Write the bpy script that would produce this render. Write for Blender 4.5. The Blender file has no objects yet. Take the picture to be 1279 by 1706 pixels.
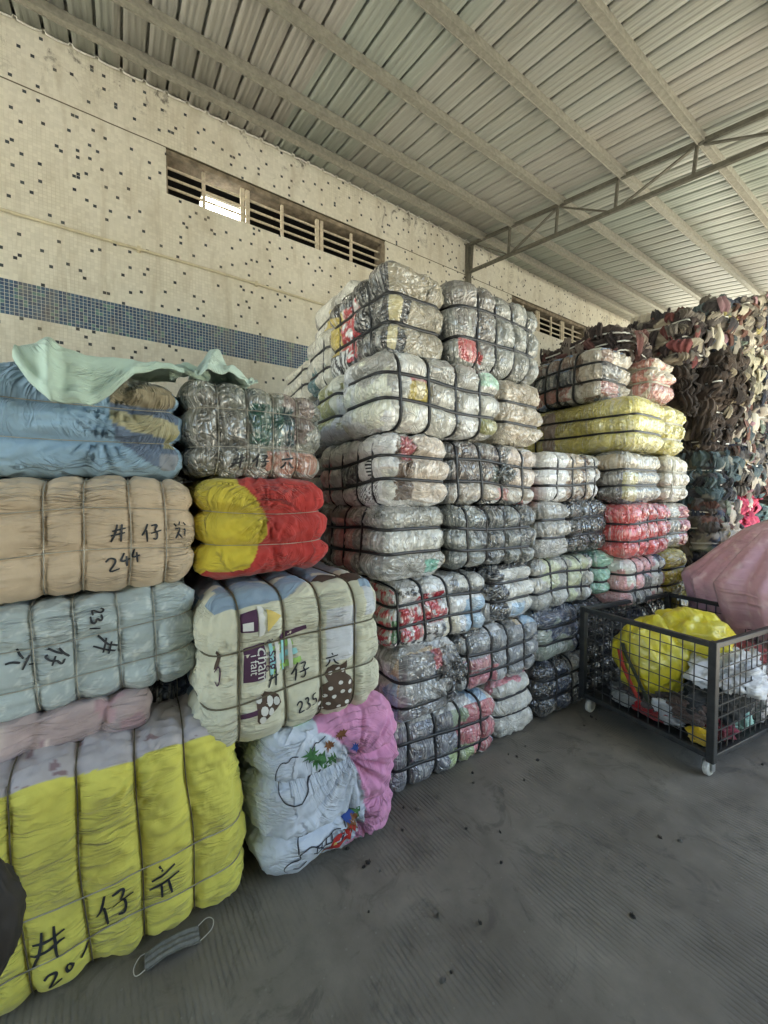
import bpy, math, random
import numpy as np
from mathutils import Vector, geometry
R = math.radians
S = bpy.context.scene
COL = S.collection

# ------------------------------------------------------------------ camera, sky, sun, exposure
cam = bpy.data.cameras.new('camera'); co = bpy.data.objects.new('camera', cam); COL.objects.link(co)
cam.sensor_fit = 'VERTICAL'; cam.sensor_height = 36; cam.lens = 36*664/1706.; cam.clip_start = .02; cam.clip_end = 500
co.location = (3.9, 0, 1.5); co.rotation_euler = (R(90-1.81), 0, R(90-33.3)); S.camera = co
W = bpy.data.worlds.new('World'); S.world = W; W.use_nodes = True
wn = W.node_tree; sky = wn.nodes.new('ShaderNodeTexSky'); sky.sky_type = 'NISHITA'; sky.sun_disc = False
SUN_EL, SUN_AZ = 68, 84            # azimuth clockwise from +Y
sky.sun_elevation = R(SUN_EL); sky.sun_rotation = R(SUN_AZ)
wn.links.new(sky.outputs[0], wn.nodes['Background'].inputs[0]); wn.nodes['Background'].inputs[1].default_value = .13
sl = bpy.data.lights.new('sun', 'SUN'); sl.energy = 4.5; sl.angle = R(.5); sl.color = (1, .95, .86)
so = bpy.data.objects.new('sun', sl); COL.objects.link(so)
sd = Vector((math.sin(R(SUN_AZ))*math.cos(R(SUN_EL)), math.cos(R(SUN_AZ))*math.cos(R(SUN_EL)), math.sin(R(SUN_EL))))
so.rotation_euler = sd.to_track_quat('Z', 'Y').to_euler(); so.location = (20, 5, 20)
S.view_settings.view_transform = 'Standard'; S.view_settings.look = 'None'
S.view_settings.exposure = 2.82; S.view_settings.gamma = 1
S.view_settings.use_white_balance = True; S.view_settings.white_balance_temperature = 7000; S.view_settings.white_balance_tint = 4
S.cycles.max_bounces = 8; S.cycles.diffuse_bounces = 5; S.cycles.glossy_bounces = 3
S.cycles.caustics_reflective = False; S.cycles.caustics_refractive = False; S.cycles.sample_clamp_indirect = 6

# ------------------------------------------------------------------ helpers
def tag(o, label=None, cat=None, group=None, kind=None):
    if label: o['label'] = label
    if cat: o['category'] = cat
    if group: o['group'] = group
    if kind: o['kind'] = kind
    return o
def mesh_np(name, V, Fq, mat=None, parent=None, col=None, smooth=True, uv=None):
    V = np.asarray(V, dtype=np.float32); Fq = np.asarray(Fq, dtype=np.int32); k = Fq.shape[1]
    me = bpy.data.meshes.new(name); me.vertices.add(len(V)); me.vertices.foreach_set('co', V.ravel())
    me.loops.add(Fq.size); me.loops.foreach_set('vertex_index', Fq.ravel()); me.polygons.add(len(Fq))
    me.polygons.foreach_set('loop_start', np.arange(0, Fq.size, k, dtype=np.int32))
    me.polygons.foreach_set('loop_total', np.full(len(Fq), k, dtype=np.int32))
    me.update(calc_edges=True)
    if smooth: me.polygons.foreach_set('use_smooth', np.ones(len(Fq), dtype=bool))
    if col is not None:
        a = me.attributes.new('Col', 'FLOAT_COLOR', 'POINT')
        c = np.ones((len(V), 4), dtype=np.float32); c[:, :col.shape[1]] = col; a.data.foreach_set('color', c.ravel())
    if uv is not None:
        a = me.attributes.new('wr', 'FLOAT_VECTOR', 'POINT')
        c = np.zeros((len(V), 3), dtype=np.float32); c[:, :uv.shape[1]] = uv; a.data.foreach_set('vector', c.ravel())
    if mat: me.materials.append(mat)
    o = bpy.data.objects.new(name, me); COL.objects.link(o)
    if parent: o.parent = parent
    return o
class MB:
    def __init__(s): s.v = []; s.f = []
    def box(s, a, b):
        x0, y0, z0 = a; x1, y1, z1 = b; n = len(s.v)
        s.v += [(x0,y0,z0),(x1,y0,z0),(x1,y1,z0),(x0,y1,z0),(x0,y0,z1),(x1,y0,z1),(x1,y1,z1),(x0,y1,z1)]
        s.f += [(n,n+3,n+2,n+1),(n+4,n+5,n+6,n+7),(n,n+1,n+5,n+4),(n+1,n+2,n+6,n+5),(n+2,n+3,n+7,n+6),(n+3,n,n+4,n+7)]
        return s
    def bar(s, p, q, w, h=None, roll=0):
        h = h or w; p = Vector(p); q = Vector(q); d = (q-p).normalized()
        a = d.cross(Vector((0,0,1)));
        if a.length < .05: a = d.cross(Vector((0,1,0)))
        a.normalize(); b = d.cross(a)
        if roll: a, b = a*math.cos(roll)+b*math.sin(roll), b*math.cos(roll)-a*math.sin(roll)
        n = len(s.v)
        for c in (p, q):
            for (i, j) in ((-1,-1),(1,-1),(1,1),(-1,1)): s.v.append(tuple(c+a*(i*w/2)+b*(j*h/2)))
        s.f += [(n,n+1,n+2,n+3),(n+7,n+6,n+5,n+4),(n,n+4,n+5,n+1),(n+1,n+5,n+6,n+2),(n+2,n+6,n+7,n+3),(n+3,n+7,n+4,n)]
        return s
    def tube(s, pts, r, k=6, closed=False):
        pts = [Vector(p) for p in pts]; n0 = len(s.v); m = len(pts); up = Vector((0,0,1))
        for i, p in enumerate(pts):
            d = (pts[(i+1) % m]-pts[i-1]) if (closed or 0 < i < m-1) else ((pts[1]-pts[0]) if i == 0 else (pts[-1]-pts[-2]))
            d.normalize(); a = d.cross(up)
            if a.length < .05: a = d.cross(Vector((0,1,0)))
            a.normalize(); b = d.cross(a)
            rr = r[i] if isinstance(r, (list, tuple)) else r
            for j in range(k):
                t = 2*math.pi*j/k; s.v.append(tuple(p+a*(rr*math.cos(t))+b*(rr*math.sin(t))))
        for i in range(m if closed else m-1):
            i2 = (i+1) % m
            for j in range(k):
                s.f.append((n0+i*k+j, n0+i*k+(j+1) % k, n0+i2*k+(j+1) % k, n0+i2*k+j))
        if not closed:
            s.f.append(tuple(n0+j for j in range(k))[::-1]); s.f.append(tuple(n0+(m-1)*k+j for j in range(k)))
        return s
    def lathe(s, c, prof, axis='z', k=20):
        n0 = len(s.v); c = Vector(c)
        for (r, h) in prof:
            for j in range(k):
                t = 2*math.pi*j/k; u, w = r*math.cos(t), r*math.sin(t)
                s.v.append(tuple(c+(Vector((u,w,h)) if axis == 'z' else Vector((u,h,w)) if axis == 'y' else Vector((h,u,w)))))
        for i in range(len(prof)-1):
            for j in range(k): s.f.append((n0+i*k+j, n0+i*k+(j+1) % k, n0+(i+1)*k+(j+1) % k, n0+(i+1)*k+j))
        return s
    def build(s, name, mat=None, parent=None, smooth=False, bevel=0):
        me = bpy.data.meshes.new(name); me.from_pydata(s.v, [], s.f); me.update()
        if smooth: me.polygons.foreach_set('use_smooth', [True]*len(me.polygons))
        if mat: me.materials.append(mat)
        o = bpy.data.objects.new(name, me); COL.objects.link(o)
        if parent: o.parent = parent
        if bevel:
            b = o.modifiers.new('bevel', 'BEVEL'); b.width = bevel; b.segments = 2; b.limit_method = 'ANGLE'
        return o
def empty(name, loc, rz=0):
    o = bpy.data.objects.new(name, None); COL.objects.link(o); o.location = loc; o.rotation_euler = (0,0,rz); return o

# ------------------------------------------------------------------ vectorised noise
_rs = np.random.RandomState(7); _P = np.concatenate([_rs.permutation(256)]*3).astype(np.int32)
_G = _rs.normal(size=(256, 3)); _G /= np.linalg.norm(_G, axis=1)[:, None]
def pn(p, seed=0):
    p = np.asarray(p, dtype=np.float64) + seed*13.37 + .123
    i = np.floor(p).astype(np.int64); f = p-i; i &= 255; w = f*f*f*(f*(f*6-15)+10); out = 0
    for dx in (0, 1):
        for dy in (0, 1):
            for dz in (0, 1):
                h = _P[_P[_P[(i[:,0]+dx) & 255]+((i[:,1]+dy) & 255)]+((i[:,2]+dz) & 255)]
                g = (_G[h]*(f-np.array([dx,dy,dz]))).sum(1)
                out = out + g*(w[:,0] if dx else 1-w[:,0])*(w[:,1] if dy else 1-w[:,1])*(w[:,2] if dz else 1-w[:,2])
    return out*1.5
def fbm(p, o=3, seed=0):
    p = np.asarray(p); return sum(pn(p*2**k, seed+k)*.5**k for k in range(o))
def ridge(p, o=2, seed=0):
    p = np.asarray(p); return sum((1-np.abs(pn(p*2**k, seed+k))*2.2)*.5**k for k in range(o))

# ------------------------------------------------------------------ node materials
class N:
    def __init__(s, name, rough=.8, metal=0, spec=.5):
        s.m = bpy.data.materials.new(name); s.m.use_nodes = True; s.t = s.m.node_tree
        s.b = s.t.nodes['Principled BSDF']; s.b.inputs['Roughness'].default_value = rough
        s.b.inputs['Metallic'].default_value = metal; s.b.inputs['Specular IOR Level'].default_value = spec
    def n(s, typ, **k):
        x = s.t.nodes.new('ShaderNode'+typ)
        for a, v in k.items(): setattr(x, a, v)
        return x
    def l(s, a, b): s.t.links.new(a, b)
    def val(s, x, v):
        if isinstance(v, (int, float)): x.default_value = v
        elif isinstance(v, tuple): x.default_value = v if len(v) == len(x.default_value) else v+(1,)
        else: s.l(v, x)
    def math(s, op, a, b=0, c=None, clamp=False):
        x = s.n('Math', operation=op); x.use_clamp = clamp; s.val(x.inputs[0], a); s.val(x.inputs[1], b)
        if c is not None: s.val(x.inputs[2], c)
        return x.outputs[0]
    def mix(s, f, a, b, blend='MIX'):
        x = s.n('Mix', data_type='RGBA', blend_type=blend); s.val(x.inputs[0], f); s.val(x.inputs[6], a); s.val(x.inputs[7], b); return x.outputs[2]
    def obj(s, scale=(1,1,1), out='Object', rot=(0,0,0)):
        c = s.n('TexCoord'); m = s.n('Mapping'); m.inputs['Scale'].default_value = scale; m.inputs['Rotation'].default_value = rot
        s.l(c.outputs[out], m.inputs[0]); return m.outputs[0]
    def noise(s, vec, scale, detail=3, rough=.55, dist=0):
        x = s.n('TexNoise'); s.l(vec, x.inputs['Vector']); x.inputs['Scale'].default_value = scale; x.inputs['Detail'].default_value = detail
        x.inputs['Roughness'].default_value = rough; x.inputs['Distortion'].default_value = dist; return x.outputs[0]
    def ramp(s, f, stops, interp='LINEAR'):
        x = s.n('ValToRGB'); x.color_ramp.interpolation = interp; e = x.color_ramp.elements
        while len(e) < len(stops): e.new(.5)
        for el, (p, c) in zip(e, stops):
            el.position = p; el.color = (c,c,c,1) if isinstance(c, (int, float)) else c+(1,)
        s.l(f, x.inputs[0]); return x.outputs[0]
    def bump(s, h, dist, strength=1, prev=None, target='Normal'):
        x = s.n('Bump'); x.inputs['Strength'].default_value = strength; x.inputs['Distance'].default_value = dist; s.l(h, x.inputs['Height'])
        if prev is not None: s.l(prev, x.inputs['Normal'])
        s.l(x.outputs[0], s.b.inputs[target]); return x.outputs[0]
    def base(s, c): s.val(s.b.inputs['Base Color'], c)

def attr_col(n, name='Col'):
    a = n.n('Attribute', attribute_name=name); return a.outputs['Color'], a.outputs['Alpha']
def wr_vec(n, sc):
    a = n.n('Attribute', attribute_name='wr'); m = n.n('Mapping'); m.inputs['Scale'].default_value = sc; n.l(a.outputs['Vector'], m.inputs[0]); return m.outputs[0]

def mat_film(name='plastic_film', haze=.62, dirt=.14, ior=2.1):
    n = N(name, .45); c, al = attr_col(n); ob = n.obj()
    f = n.noise(ob, 16, 3, .6, .8); c1 = n.mix(1, c, n.ramp(f, [(.3, .8), (.7, 1.2)]), 'MULTIPLY')
    w = wr_vec(n, (19, 1.9, 1)); s1 = n.noise(w, 1, 2, .5, 1.4)
    s2 = n.noise(ob, 7, 2, .5, 2.2); s3 = n.noise(wr_vec(n, (46, 4, 1)), 1, 1.5, .5, 2.2)
    k1 = n.ramp(s1, [(.54, 0), (.60, 1)]); k3 = n.ramp(s3, [(.53, 0), (.60, 1)]); k2 = n.ramp(s2, [(.42, .03), (.58, 1)])
    k = n.math('MULTIPLY', n.math('MAXIMUM', n.math('MULTIPLY', k1, .75), n.math('MULTIPLY', k3, .7)), k2)
    c2 = n.mix(n.math('MULTIPLY', k, haze), c1, (.72, .71, .66))
    g = n.noise(ob, 6, 4, .65, .6); c3 = n.mix(n.math('MULTIPLY', n.ramp(g, [(.48, 0), (.72, 1)]), dirt), c2, (.13, .115, .09))
    n.base(c3)
    n.b.inputs['Coat Weight'].default_value = 1.; n.b.inputs['Coat Roughness'].default_value = .10; n.b.inputs['Coat IOR'].default_value = ior
    v = n.n('TexVoronoi', feature='DISTANCE_TO_EDGE'); v.inputs['Scale'].default_value = 9.5
    dn = n.n('VectorMath', operation='ADD'); n.l(ob, dn.inputs[0])
    nz = n.n('TexNoise'); n.l(ob, nz.inputs['Vector']); nz.inputs['Scale'].default_value = 6; nz.inputs['Detail'].default_value = 1; n.l(nz.outputs[1], dn.inputs[1]); n.l(dn.outputs[0], v.inputs['Vector'])
    h = n.math('ADD', n.math('MULTIPLY', s1, 1.0), n.math('ADD', n.math('MULTIPLY', s2, .7), n.math('MULTIPLY', s3, .4)))
    h2 = n.math('ADD', h, n.math('MULTIPLY', n.math('MINIMUM', v.outputs[0], .12), 2.2))
    n.bump(h2, .016, .75); n.bump(h2, .036, 1, None, 'Coat Normal')
    return n.m
def mat_cloth(name='cotton_cloth', dirt=.18, rough=.9, sheen=.15):
    n = N(name, rough, 0, .25); c, al = attr_col(n); ob = n.obj()
    f = n.noise(ob, 9, 4, .6); c1 = n.mix(1, c, n.ramp(f, [(.3, .90), (.7, 1.08)]), 'MULTIPLY')
    g = n.noise(ob, 3.2, 4, .65, .5); c2 = n.mix(n.math('MULTIPLY', n.ramp(g, [(.5, 0), (.78, 1)]), dirt), c1, (.16, .13, .10))
    n.base(c2); n.b.inputs['Sheen Weight'].default_value = sheen
    def rid(x, pw=2.2): return n.math('POWER', n.math('SUBTRACT', 1, n.math('ABSOLUTE', n.math('MULTIPLY', n.math('SUBTRACT', x, .5), 3.2)), None, True), pw)
    w = wr_vec(n, (3.2, 19, 1)); r1 = rid(n.noise(w, 1, 2, .5, 1.6)); r2 = rid(n.noise(wr_vec(n, (9, 40, 1)), 1, 1, .5, 1.2))
    m1 = n.ramp(n.noise(ob, 4.2, 2), [(.46, 0), (.66, 1)]); m2 = n.ramp(n.noise(ob, 6.5, 2), [(.46, 0), (.62, 1)])
    s2 = n.noise(ob, 7, 2, .5, 1.2); wv = n.noise(ob, 300, 1)
    h = n.math('ADD', n.math('MULTIPLY', n.math('MULTIPLY', r1, m1), .9), n.math('ADD', n.math('MULTIPLY', n.math('MULTIPLY', r2, m2), .38), n.math('ADD', n.math('MULTIPLY', s2, .8), n.math('MULTIPLY', wv, .02))))
    n.bump(h, .015, .9); return n.m
def mat_plain(name, col, rough=.6, metal=0, var=.15, bump=0, scale=20, coat=0, spec=.5):
    n = N(name, rough, metal, spec); f = n.noise(n.obj(), scale, 4, .6)
    n.base(n.mix(1, col, n.ramp(f, [(.3, 1-var), (.7, 1+var)]), 'MULTIPLY'))
    n.b.inputs['Coat Weight'].default_value = coat
    if bump: n.bump(f, bump, .8)
    return n.m
FILM = mat_film(); FILMB = mat_film('glossy_dark_film', .2, .05, 2.3); CLOTH = mat_cloth()
CLOTH2 = mat_cloth('rag_cloth', .25, .95, .1)
STRAP = mat_plain('black_strap', (.018,.018,.02), .45)
TWINE = mat_plain('pale_twine', (.36,.34,.28), .6, 0, .5, 0, 12)
TWINE_D = mat_plain('dark_twine', (.12,.10,.06), .7)
INK = mat_plain('black_marker', (.022,.024,.028), .6)

# ------------------------------------------------------------------ bales
def inpoly(u, v, poly):
    r = np.zeros(len(u), bool); n = len(poly); j = n-1
    for i in range(n):
        xi, yi = poly[i]; xj, yj = poly[j]
        c = ((yi > v) != (yj > v)) & (u < (xj-xi)*(v-yi)/((yj-yi) or 1e-9)+xi); r ^= c; j = i
    return r
AX = {'x': 0, 'y': 1, 'z': 2}
class Bale:
    """rounded, strapped block; every strap, print and stroke is laid on the same surface function"""
    def __init__(s, box, V=(), H=(), long='y', puff=.035, r=None, seed=0, yaw=0, tilt=0, gather=(), wr=1., lump=.018, soft=.016, sw=.014, cinch=.012, roll=0, zg=(), pex=.30, flat=.5, hs=1., crease=None):
        (x0,x1),(y0,y1),(z0,z1) = box
        s.c = np.array([(x0+x1)/2,(y0+y1)/2,(z0+z1)/2]); s.h = np.array([(x1-x0)/2,(y1-y0)/2,(z1-z0)/2])
        s.r = r or min(.5*s.h[2], .45*s.h[1], .10); s.seed = seed; s.puff = puff; s.pex = pex; s.flat = flat; s.hs = hs; s.crease = crease; s.long = AX[long]; s.gather = gather; s.wr = wr; s.lump = lump; s.soft = soft
        s.V = [s.h[s.long]*(2*t-1) for t in V]; s.Hs = [s.h[2]*(2*t-1) for t in H]; s.yaw = yaw; s.tilt = tilt; s.roll = roll; s.sw = sw; s.cinch = cinch; s.zg = zg
        rg = random.Random(seed); s.vt = [rg.uniform(-.06,.06) for _ in s.V]; s.ht = [rg.uniform(-.035,.035) for _ in s.Hs]
        s.shear = rg.uniform(-.03,.03)
    def lim(s, pl, half, t, other):
        pass
    def prof(s, x, planes, half, slack):
        """distance to the nearest strap plane and the pillow profile between planes"""
        if not planes: return np.full(len(x), 9.), np.ones(len(x))
        ed = [-half-.10]+sorted(planes)+[half+.10]; d = np.full(len(x), 9.); pr = np.ones(len(x))
        for p in planes: d = np.minimum(d, np.abs(x-p))
        for a, b in zip(ed[:-1], ed[1:]):
            m = (x >= a) & (x < b); t = (x[m]-a)/(b-a); w = s.sw/2/(b-a)
            t = np.clip((t-w)/(1-2*w), 0, 1); pr[m] = np.sin(np.pi*t)**s.pex
        return np.maximum(d-s.sw/2, 0), pr
    def ev(s, c, off=0.):
        c = np.asarray(c, float); p = c*s.h; h = s.h; q = np.clip(p, -(h-s.r), h-s.r); d = p-q
        n = d/np.maximum(np.linalg.norm(d, axis=1), 1e-9)[:, None]; pos = q+n*s.r
        a = p[:, s.long]; o = p[:, 1-s.long]; z = p[:, 2]
        av = a - (z/h[2])*s.shear*.5; 
        dV, pV = s.prof(av, s.V, h[s.long], 0); dH, pH = s.prof(z+.012*np.sin(a*5+s.seed), s.Hs, h[2], 0)
        wV = 1-n[:, s.long]**2; wH = 1-n[:, 2]**2
        wH = wH*s.hs
        if len(s.V) == 0: wV = wV*0
        if len(s.Hs) == 0: wH = wH*0
        pil = ((1-wV)+wV*pV)*((1-wH)+wH*pH)
        disp = s.puff*(pil-.8)*(1-s.flat*n[:, 2]**2)
        P = pos+s.c*3
        # wrinkles that run away from each strap
        eH = np.exp(-dH/.06)*wH; eV = np.exp(-dV/.06)*wV
        gv = P*38; gv[:, 2] = P[:, 2]*7; gh = P*38; gh[:, s.long] = P[:, s.long]*7
        live = np.clip(np.minimum(dH, dV)/.012, 0, 1)
        disp += s.wr*live*(.011*eH*pn(gv, s.seed)+.010*eV*pn(gh, s.seed+3))
        disp += s.lump*fbm(P*4.2, 2, s.seed+5)*(.35+.65*pil)*(1-.5*n[:, 2]**2)
        disp += s.wr*live*.006*(ridge(P*9+fbm(P*3, 2, s.seed)[:, None]*1.5, 2, s.seed+9)-.6)
        if s.crease:         # long slanting pulls in the stretched cloth
            k0, am, sl_ = s.crease; t = p[:, 2]-sl_*a; q = np.stack([t*k0+1.2*fbm(P*3, 2, s.seed+2), a*4.5, p[:, 1-s.long]*4], 1)
            disp += am*live*(ridge(q, 2, s.seed+40)-.7)*np.clip(.5+1.2*pn(P*3.1, s.seed+44), .1, 1)
        for g in s.gather:   # (face, u, v, radius, amp)
            cu = s.fc(g[0], np.array([g[1]]), np.array([g[2]]))[0]*h
            ax = 0 if g[0][1] == 'x' else 1 if g[0][1] == 'y' else 2; oth = [i for i in range(3) if i != ax]
            dd = p[:, oth]-cu[oth]; rr = np.hypot(dd[:, 0], dd[:, 1]); th = np.arctan2(dd[:, 1], dd[:, 0])
            on = np.clip(n[:, ax]*(1 if g[0][0] == '+' else -1), 0, 1)
            k = on*np.exp(-(rr/g[3])**4)*np.clip(rr/.03, 0, 1)
            q3 = np.stack([np.cos(th)*4.5, np.sin(th)*4.5, rr*4], 1)
            disp += g[4]*k*live*(pn(q3, s.seed+20)+.6*pn(q3*2.1, s.seed+21)) - .9*g[4]*on*np.exp(-(rr/.035)**2)
        disp -= s.cinch*(1-.5*s.flat*n[:, 2]**2)*np.maximum(np.exp(-(dV/.02)**2)*wV, np.exp(-(dH/.02)**2)*wH)
        pos = pos+n*(disp+off)[:, None]
        # slump: the same warp for body, straps and marks
        w = pos*2.6+s.seed*3.1
        pos = pos+s.soft*np.stack([pn(w, 31), pn(w, 32), pn(w, 33)*.8], 1)
        t = (pos[:, 2]/h[2]); fl = -.05*np.clip(-t-.2, 0, 1)
        if s.tilt: pos[:, 0] += s.tilt*pos[:, 2]
        if s.roll: pos[:, 2] += s.roll*pos[:, 1]
        return pos, n
    def fc(s, face, u, v):
        u = np.asarray(u, float); v = np.asarray(v, float); o = np.ones_like(u)
        if face == '+x': return np.stack([o, 2*u-1, 2*v-1], -1)
        if face == '-y': return np.stack([2*u-1, -o, 2*v-1], -1)
        if face == '+y': return np.stack([1-2*u, o, 2*v-1], -1)
        return np.stack([1-2*v, 2*u-1, o], -1)     # +z: v away from the front
    def fuv(s, c):
        """face id and uv of cube points (dominant)"""
        out = {}
        for f in ('+x', '-y', '+z', '+y'):
            if f == '+x': m = c[:, 0] > .999; u = (c[:, 1]+1)/2; v = (c[:, 2]+1)/2
            elif f == '-y': m = c[:, 1] < -.999; u = (c[:, 0]+1)/2; v = (c[:, 2]+1)/2
            elif f == '+y': m = c[:, 1] > .999; u = (1-c[:, 0])/2; v = (c[:, 2]+1)/2
            else: m = c[:, 2] > .999; u = (c[:, 1]+1)/2; v = (1-c[:, 0])/2
            out[f] = (m, u, v)
        return out
    def lattice(s, ds):
        n = [max(6, int(round(2*h/ds))) for h in s.h]; pts = []; quads = []; base = 0
        def grid(ax, sg):
            i, j = [k for k in range(3) if k != ax]
            A, B = np.meshgrid(np.arange(n[i]+1), np.arange(n[j]+1), indexing='ij'); P = np.zeros(A.shape+(3,), int)
            P[..., i] = A; P[..., j] = B; P[..., ax] = n[ax] if sg > 0 else 0; idx = np.arange(A.size).reshape(A.shape)
            q = np.stack([idx[:-1,:-1], idx[1:,:-1], idx[1:,1:], idx[:-1,1:]], -1).reshape(-1, 4)
            if (sg > 0) == (ax == 1): q = q[:, ::-1]
            return P.reshape(-1, 3), q
        for ax in range(3):
            for sg in (-1, 1):
                P, q = grid(ax, sg); pts.append(P); quads.append(q+base); base += len(P)
        P = np.concatenate(pts); Q = np.concatenate(quads); key = (P[:,0]*4096+P[:,1])*4096+P[:,2]
        _, first, inv = np.unique(key, return_index=True, return_inverse=True)
        return P[first]/np.array(n)*2-1, inv.reshape(-1)[Q]
    def place(s, o):
        o.location = s.c; o.rotation_euler = (0, 0, s.yaw)
    def loop(s, axis, val, tiltv):
        """cube points round the bale in the plane axis = val"""
        a, b = [k for k in range(3) if k != axis]; k = 26; t = np.linspace(-1, 1, k, endpoint=False)
        A = np.concatenate([t, np.ones(k), -t, -np.ones(k)]); B = np.concatenate([-np.ones(k), t, np.ones(k), -t])
        P = np.zeros((4*k, 3)); P[:, a] = A; P[:, b] = B; P[:, axis] = val
        return P
    def straps(s, root, mat, width=.013, thick=.0045, name='strap', only='VH'):
        for axis, vals in ((s.long, s.V if 'V' in only else []), (2, s.Hs if 'H' in only else [])):
            for v in vals:
                P = s.loop(axis, v/s.h[axis], 0); e = np.zeros(3); e[axis] = 1
                if axis == s.long: P[:, axis] += P[:, 2]*s.shear*.5/s.h[axis]
                else: P[:, 2] -= .012*np.sin(P[:, s.long]*s.h[s.long]*5+s.seed)/s.h[2]
                pc, n = s.ev(np.clip(P, -1, 1), .004 if width > .01 else .0015); m = len(P)
                pc = (pc+np.roll(pc, 1, 0)+np.roll(pc, -1, 0))/3+n*.002
                w = e*width/2; t = n*thick
                ring = np.stack([pc-w, pc+w, pc+w*.9+t, pc-w*.9+t], 1).reshape(-1, 3); F = []
                for i in range(m):
                    i2 = (i+1) % m
                    for j in range(4): F.append((i*4+j, i*4+(j+1) % 4, i2*4+(j+1) % 4, i2*4+j))
                mesh_np(name, ring, F, mat, root, smooth=False)

def garments(b, c, pal, seed, cell=(.11,.5,.26), k=26, jitter=.5):
    """which compressed garment shows at each point: a distorted cell pattern"""
    rs = np.random.RandomState(seed+100); p = c*b.h
    sc = np.array([cell[1], cell[1], cell[2]]); sc[b.long] = cell[0]
    lo, hi = -b.h/sc, b.h/sc; seeds = rs.uniform(lo-.3, hi+.3, (k, 3)); 
    q = p/sc+np.stack([fbm(p*7, 2, seed+1), fbm(p*7, 2, seed+2), fbm(p*7, 2, seed+3)], 1)*jitter
    idx = np.zeros(len(p), int)
    for i in range(0, len(p), 20000):
        idx[i:i+20000] = ((q[i:i+20000, None]-seeds[None])**2).sum(2).argmin(1)
    w = np.array([x[1] if isinstance(x[0], tuple) else 1 for x in pal], float); cols = np.array([x[0] if isinstance(x[0], tuple) else x for x in pal], float)
    pick = rs.choice(len(pal), k, p=w/w.sum()); C = cols[pick]*rs.uniform(.85, 1.22, (k, 1))
    return C[idx]

LABELS = []
def make_bale(label, box, pal, mat=None, V=(), H=(), long='y', seed=0, ds=.012, group=None, paint=(), strap=STRAP, sw=.017, paintfn=None, name='clothes_bale', cell=(.11,.5,.26), cat='bale', k=26, jitter=.5, **kw):
    b = Bale(box, V, H, long, seed=seed, **kw); c, Q = b.lattice(ds); pos, n = b.ev(c)
    col = garments(b, c, pal, seed, cell, k, jitter) if len(pal) > 1 else np.tile(np.array(pal[0] if not isinstance(pal[0][0], tuple) else pal[0][0], float), (len(c), 1))
    F = b.fuv(c)
    for (f, poly, colr) in paint:
        m, u, v = F[f]; wob = .012*fbm(c*b.h*14, 2, seed+8); m = m & inpoly(u+wob, v+wob, poly); col[m] = colr
    if paintfn: paintfn(b, c, F, col)
    # direction of fine creases: across the nearest straps, radial at gathers
    p = c*b.h; a = p[:, b.long]; u = a+p[:, 1-b.long]*.9; v = p[:, 2]; wv = np.stack([u, v, p[:, 2]*0+b.seed], 1)
    for g in b.gather:
        cu = b.fc(g[0], np.array([g[1]]), np.array([g[2]]))[0]*b.h; ax = 0 if g[0][1] == 'x' else 1 if g[0][1] == 'y' else 2
        oth = [i for i in range(3) if i != ax]; dd = p[:, oth]-cu[oth]; rr = np.hypot(dd[:, 0], dd[:, 1]); th = np.arctan2(dd[:, 1], dd[:, 0])
        m = (n[:, ax]*(1 if g[0][0] == '+' else -1) > .6) & (rr < g[3]*1.1)
        wv[m, 0] = np.abs(th[m])*.16+.7; wv[m, 1] = rr[m]
    if mat is None: col = np.minimum(col*1.3, .8)
    o = mesh_np(name, pos, Q, mat or FILM, None, col, True, wv); b.place(o)
    tag(o, label, cat, group); b.o = o
    if strap: b.straps(o, strap, sw)
    return b

def stroke_mesh(b, face, lines, width, name, mat, parent=None, off=.0035):
    """pen strokes lying on the bale: lines are lists of (u, v) on the face"""
    V = []; F = []
    ia, ib = {'+x': (1, 2), '-y': (0, 2), '+z': (1, 0), '+y': (0, 2)}[face]; W_, H_ = 2*b.h[ia], 2*b.h[ib]
    for L in lines:
        for _ in range(2 if len(L) > 2 else 0):    # round the corners as a pen does
            L = [L[0]]+[q for a, c in zip(L[:-1], L[1:]) for q in ((.75*a[0]+.25*c[0], .75*a[1]+.25*c[1]), (.25*a[0]+.75*c[0], .25*a[1]+.75*c[1]))]+[L[-1]]
        pts = []
        for (a, q) in zip(L[:-1], L[1:]):
            d = math.hypot((q[0]-a[0])*W_, (q[1]-a[1])*H_); m = max(1, int(d/.012))
            pts += [(a[0]+(q[0]-a[0])*i/m, a[1]+(q[1]-a[1])*i/m) for i in range(m)]
        pts.append(L[-1]); P = np.array(pts)*[W_, H_]; T = np.gradient(P, axis=0) if len(P) > 1 else np.array([[1, 0]])
        T /= np.maximum(np.linalg.norm(T, axis=1), 1e-6)[:, None]; Nn = np.stack([-T[:, 1], T[:, 0]], 1)
        ww = width*(.75+.35*np.sin(np.linspace(.3, 2.9, len(P))))[:, None]
        A = (P+Nn*ww/2)/[W_, H_]; B = (P-Nn*ww/2)/[W_, H_]; n0 = len(V)
        for (x, y) in zip(A, B): V += [x, y]
        F += [(n0+2*i, n0+2*i+1, n0+2*i+3, n0+2*i+2) for i in range(len(P)-1)]
    V = np.array(V); pos, n = b.ev(b.fc(face, V[:, 0], V[:, 1]), off)
    return mesh_np(name, pos, F, mat, parent or b.o, smooth=False)
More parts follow.
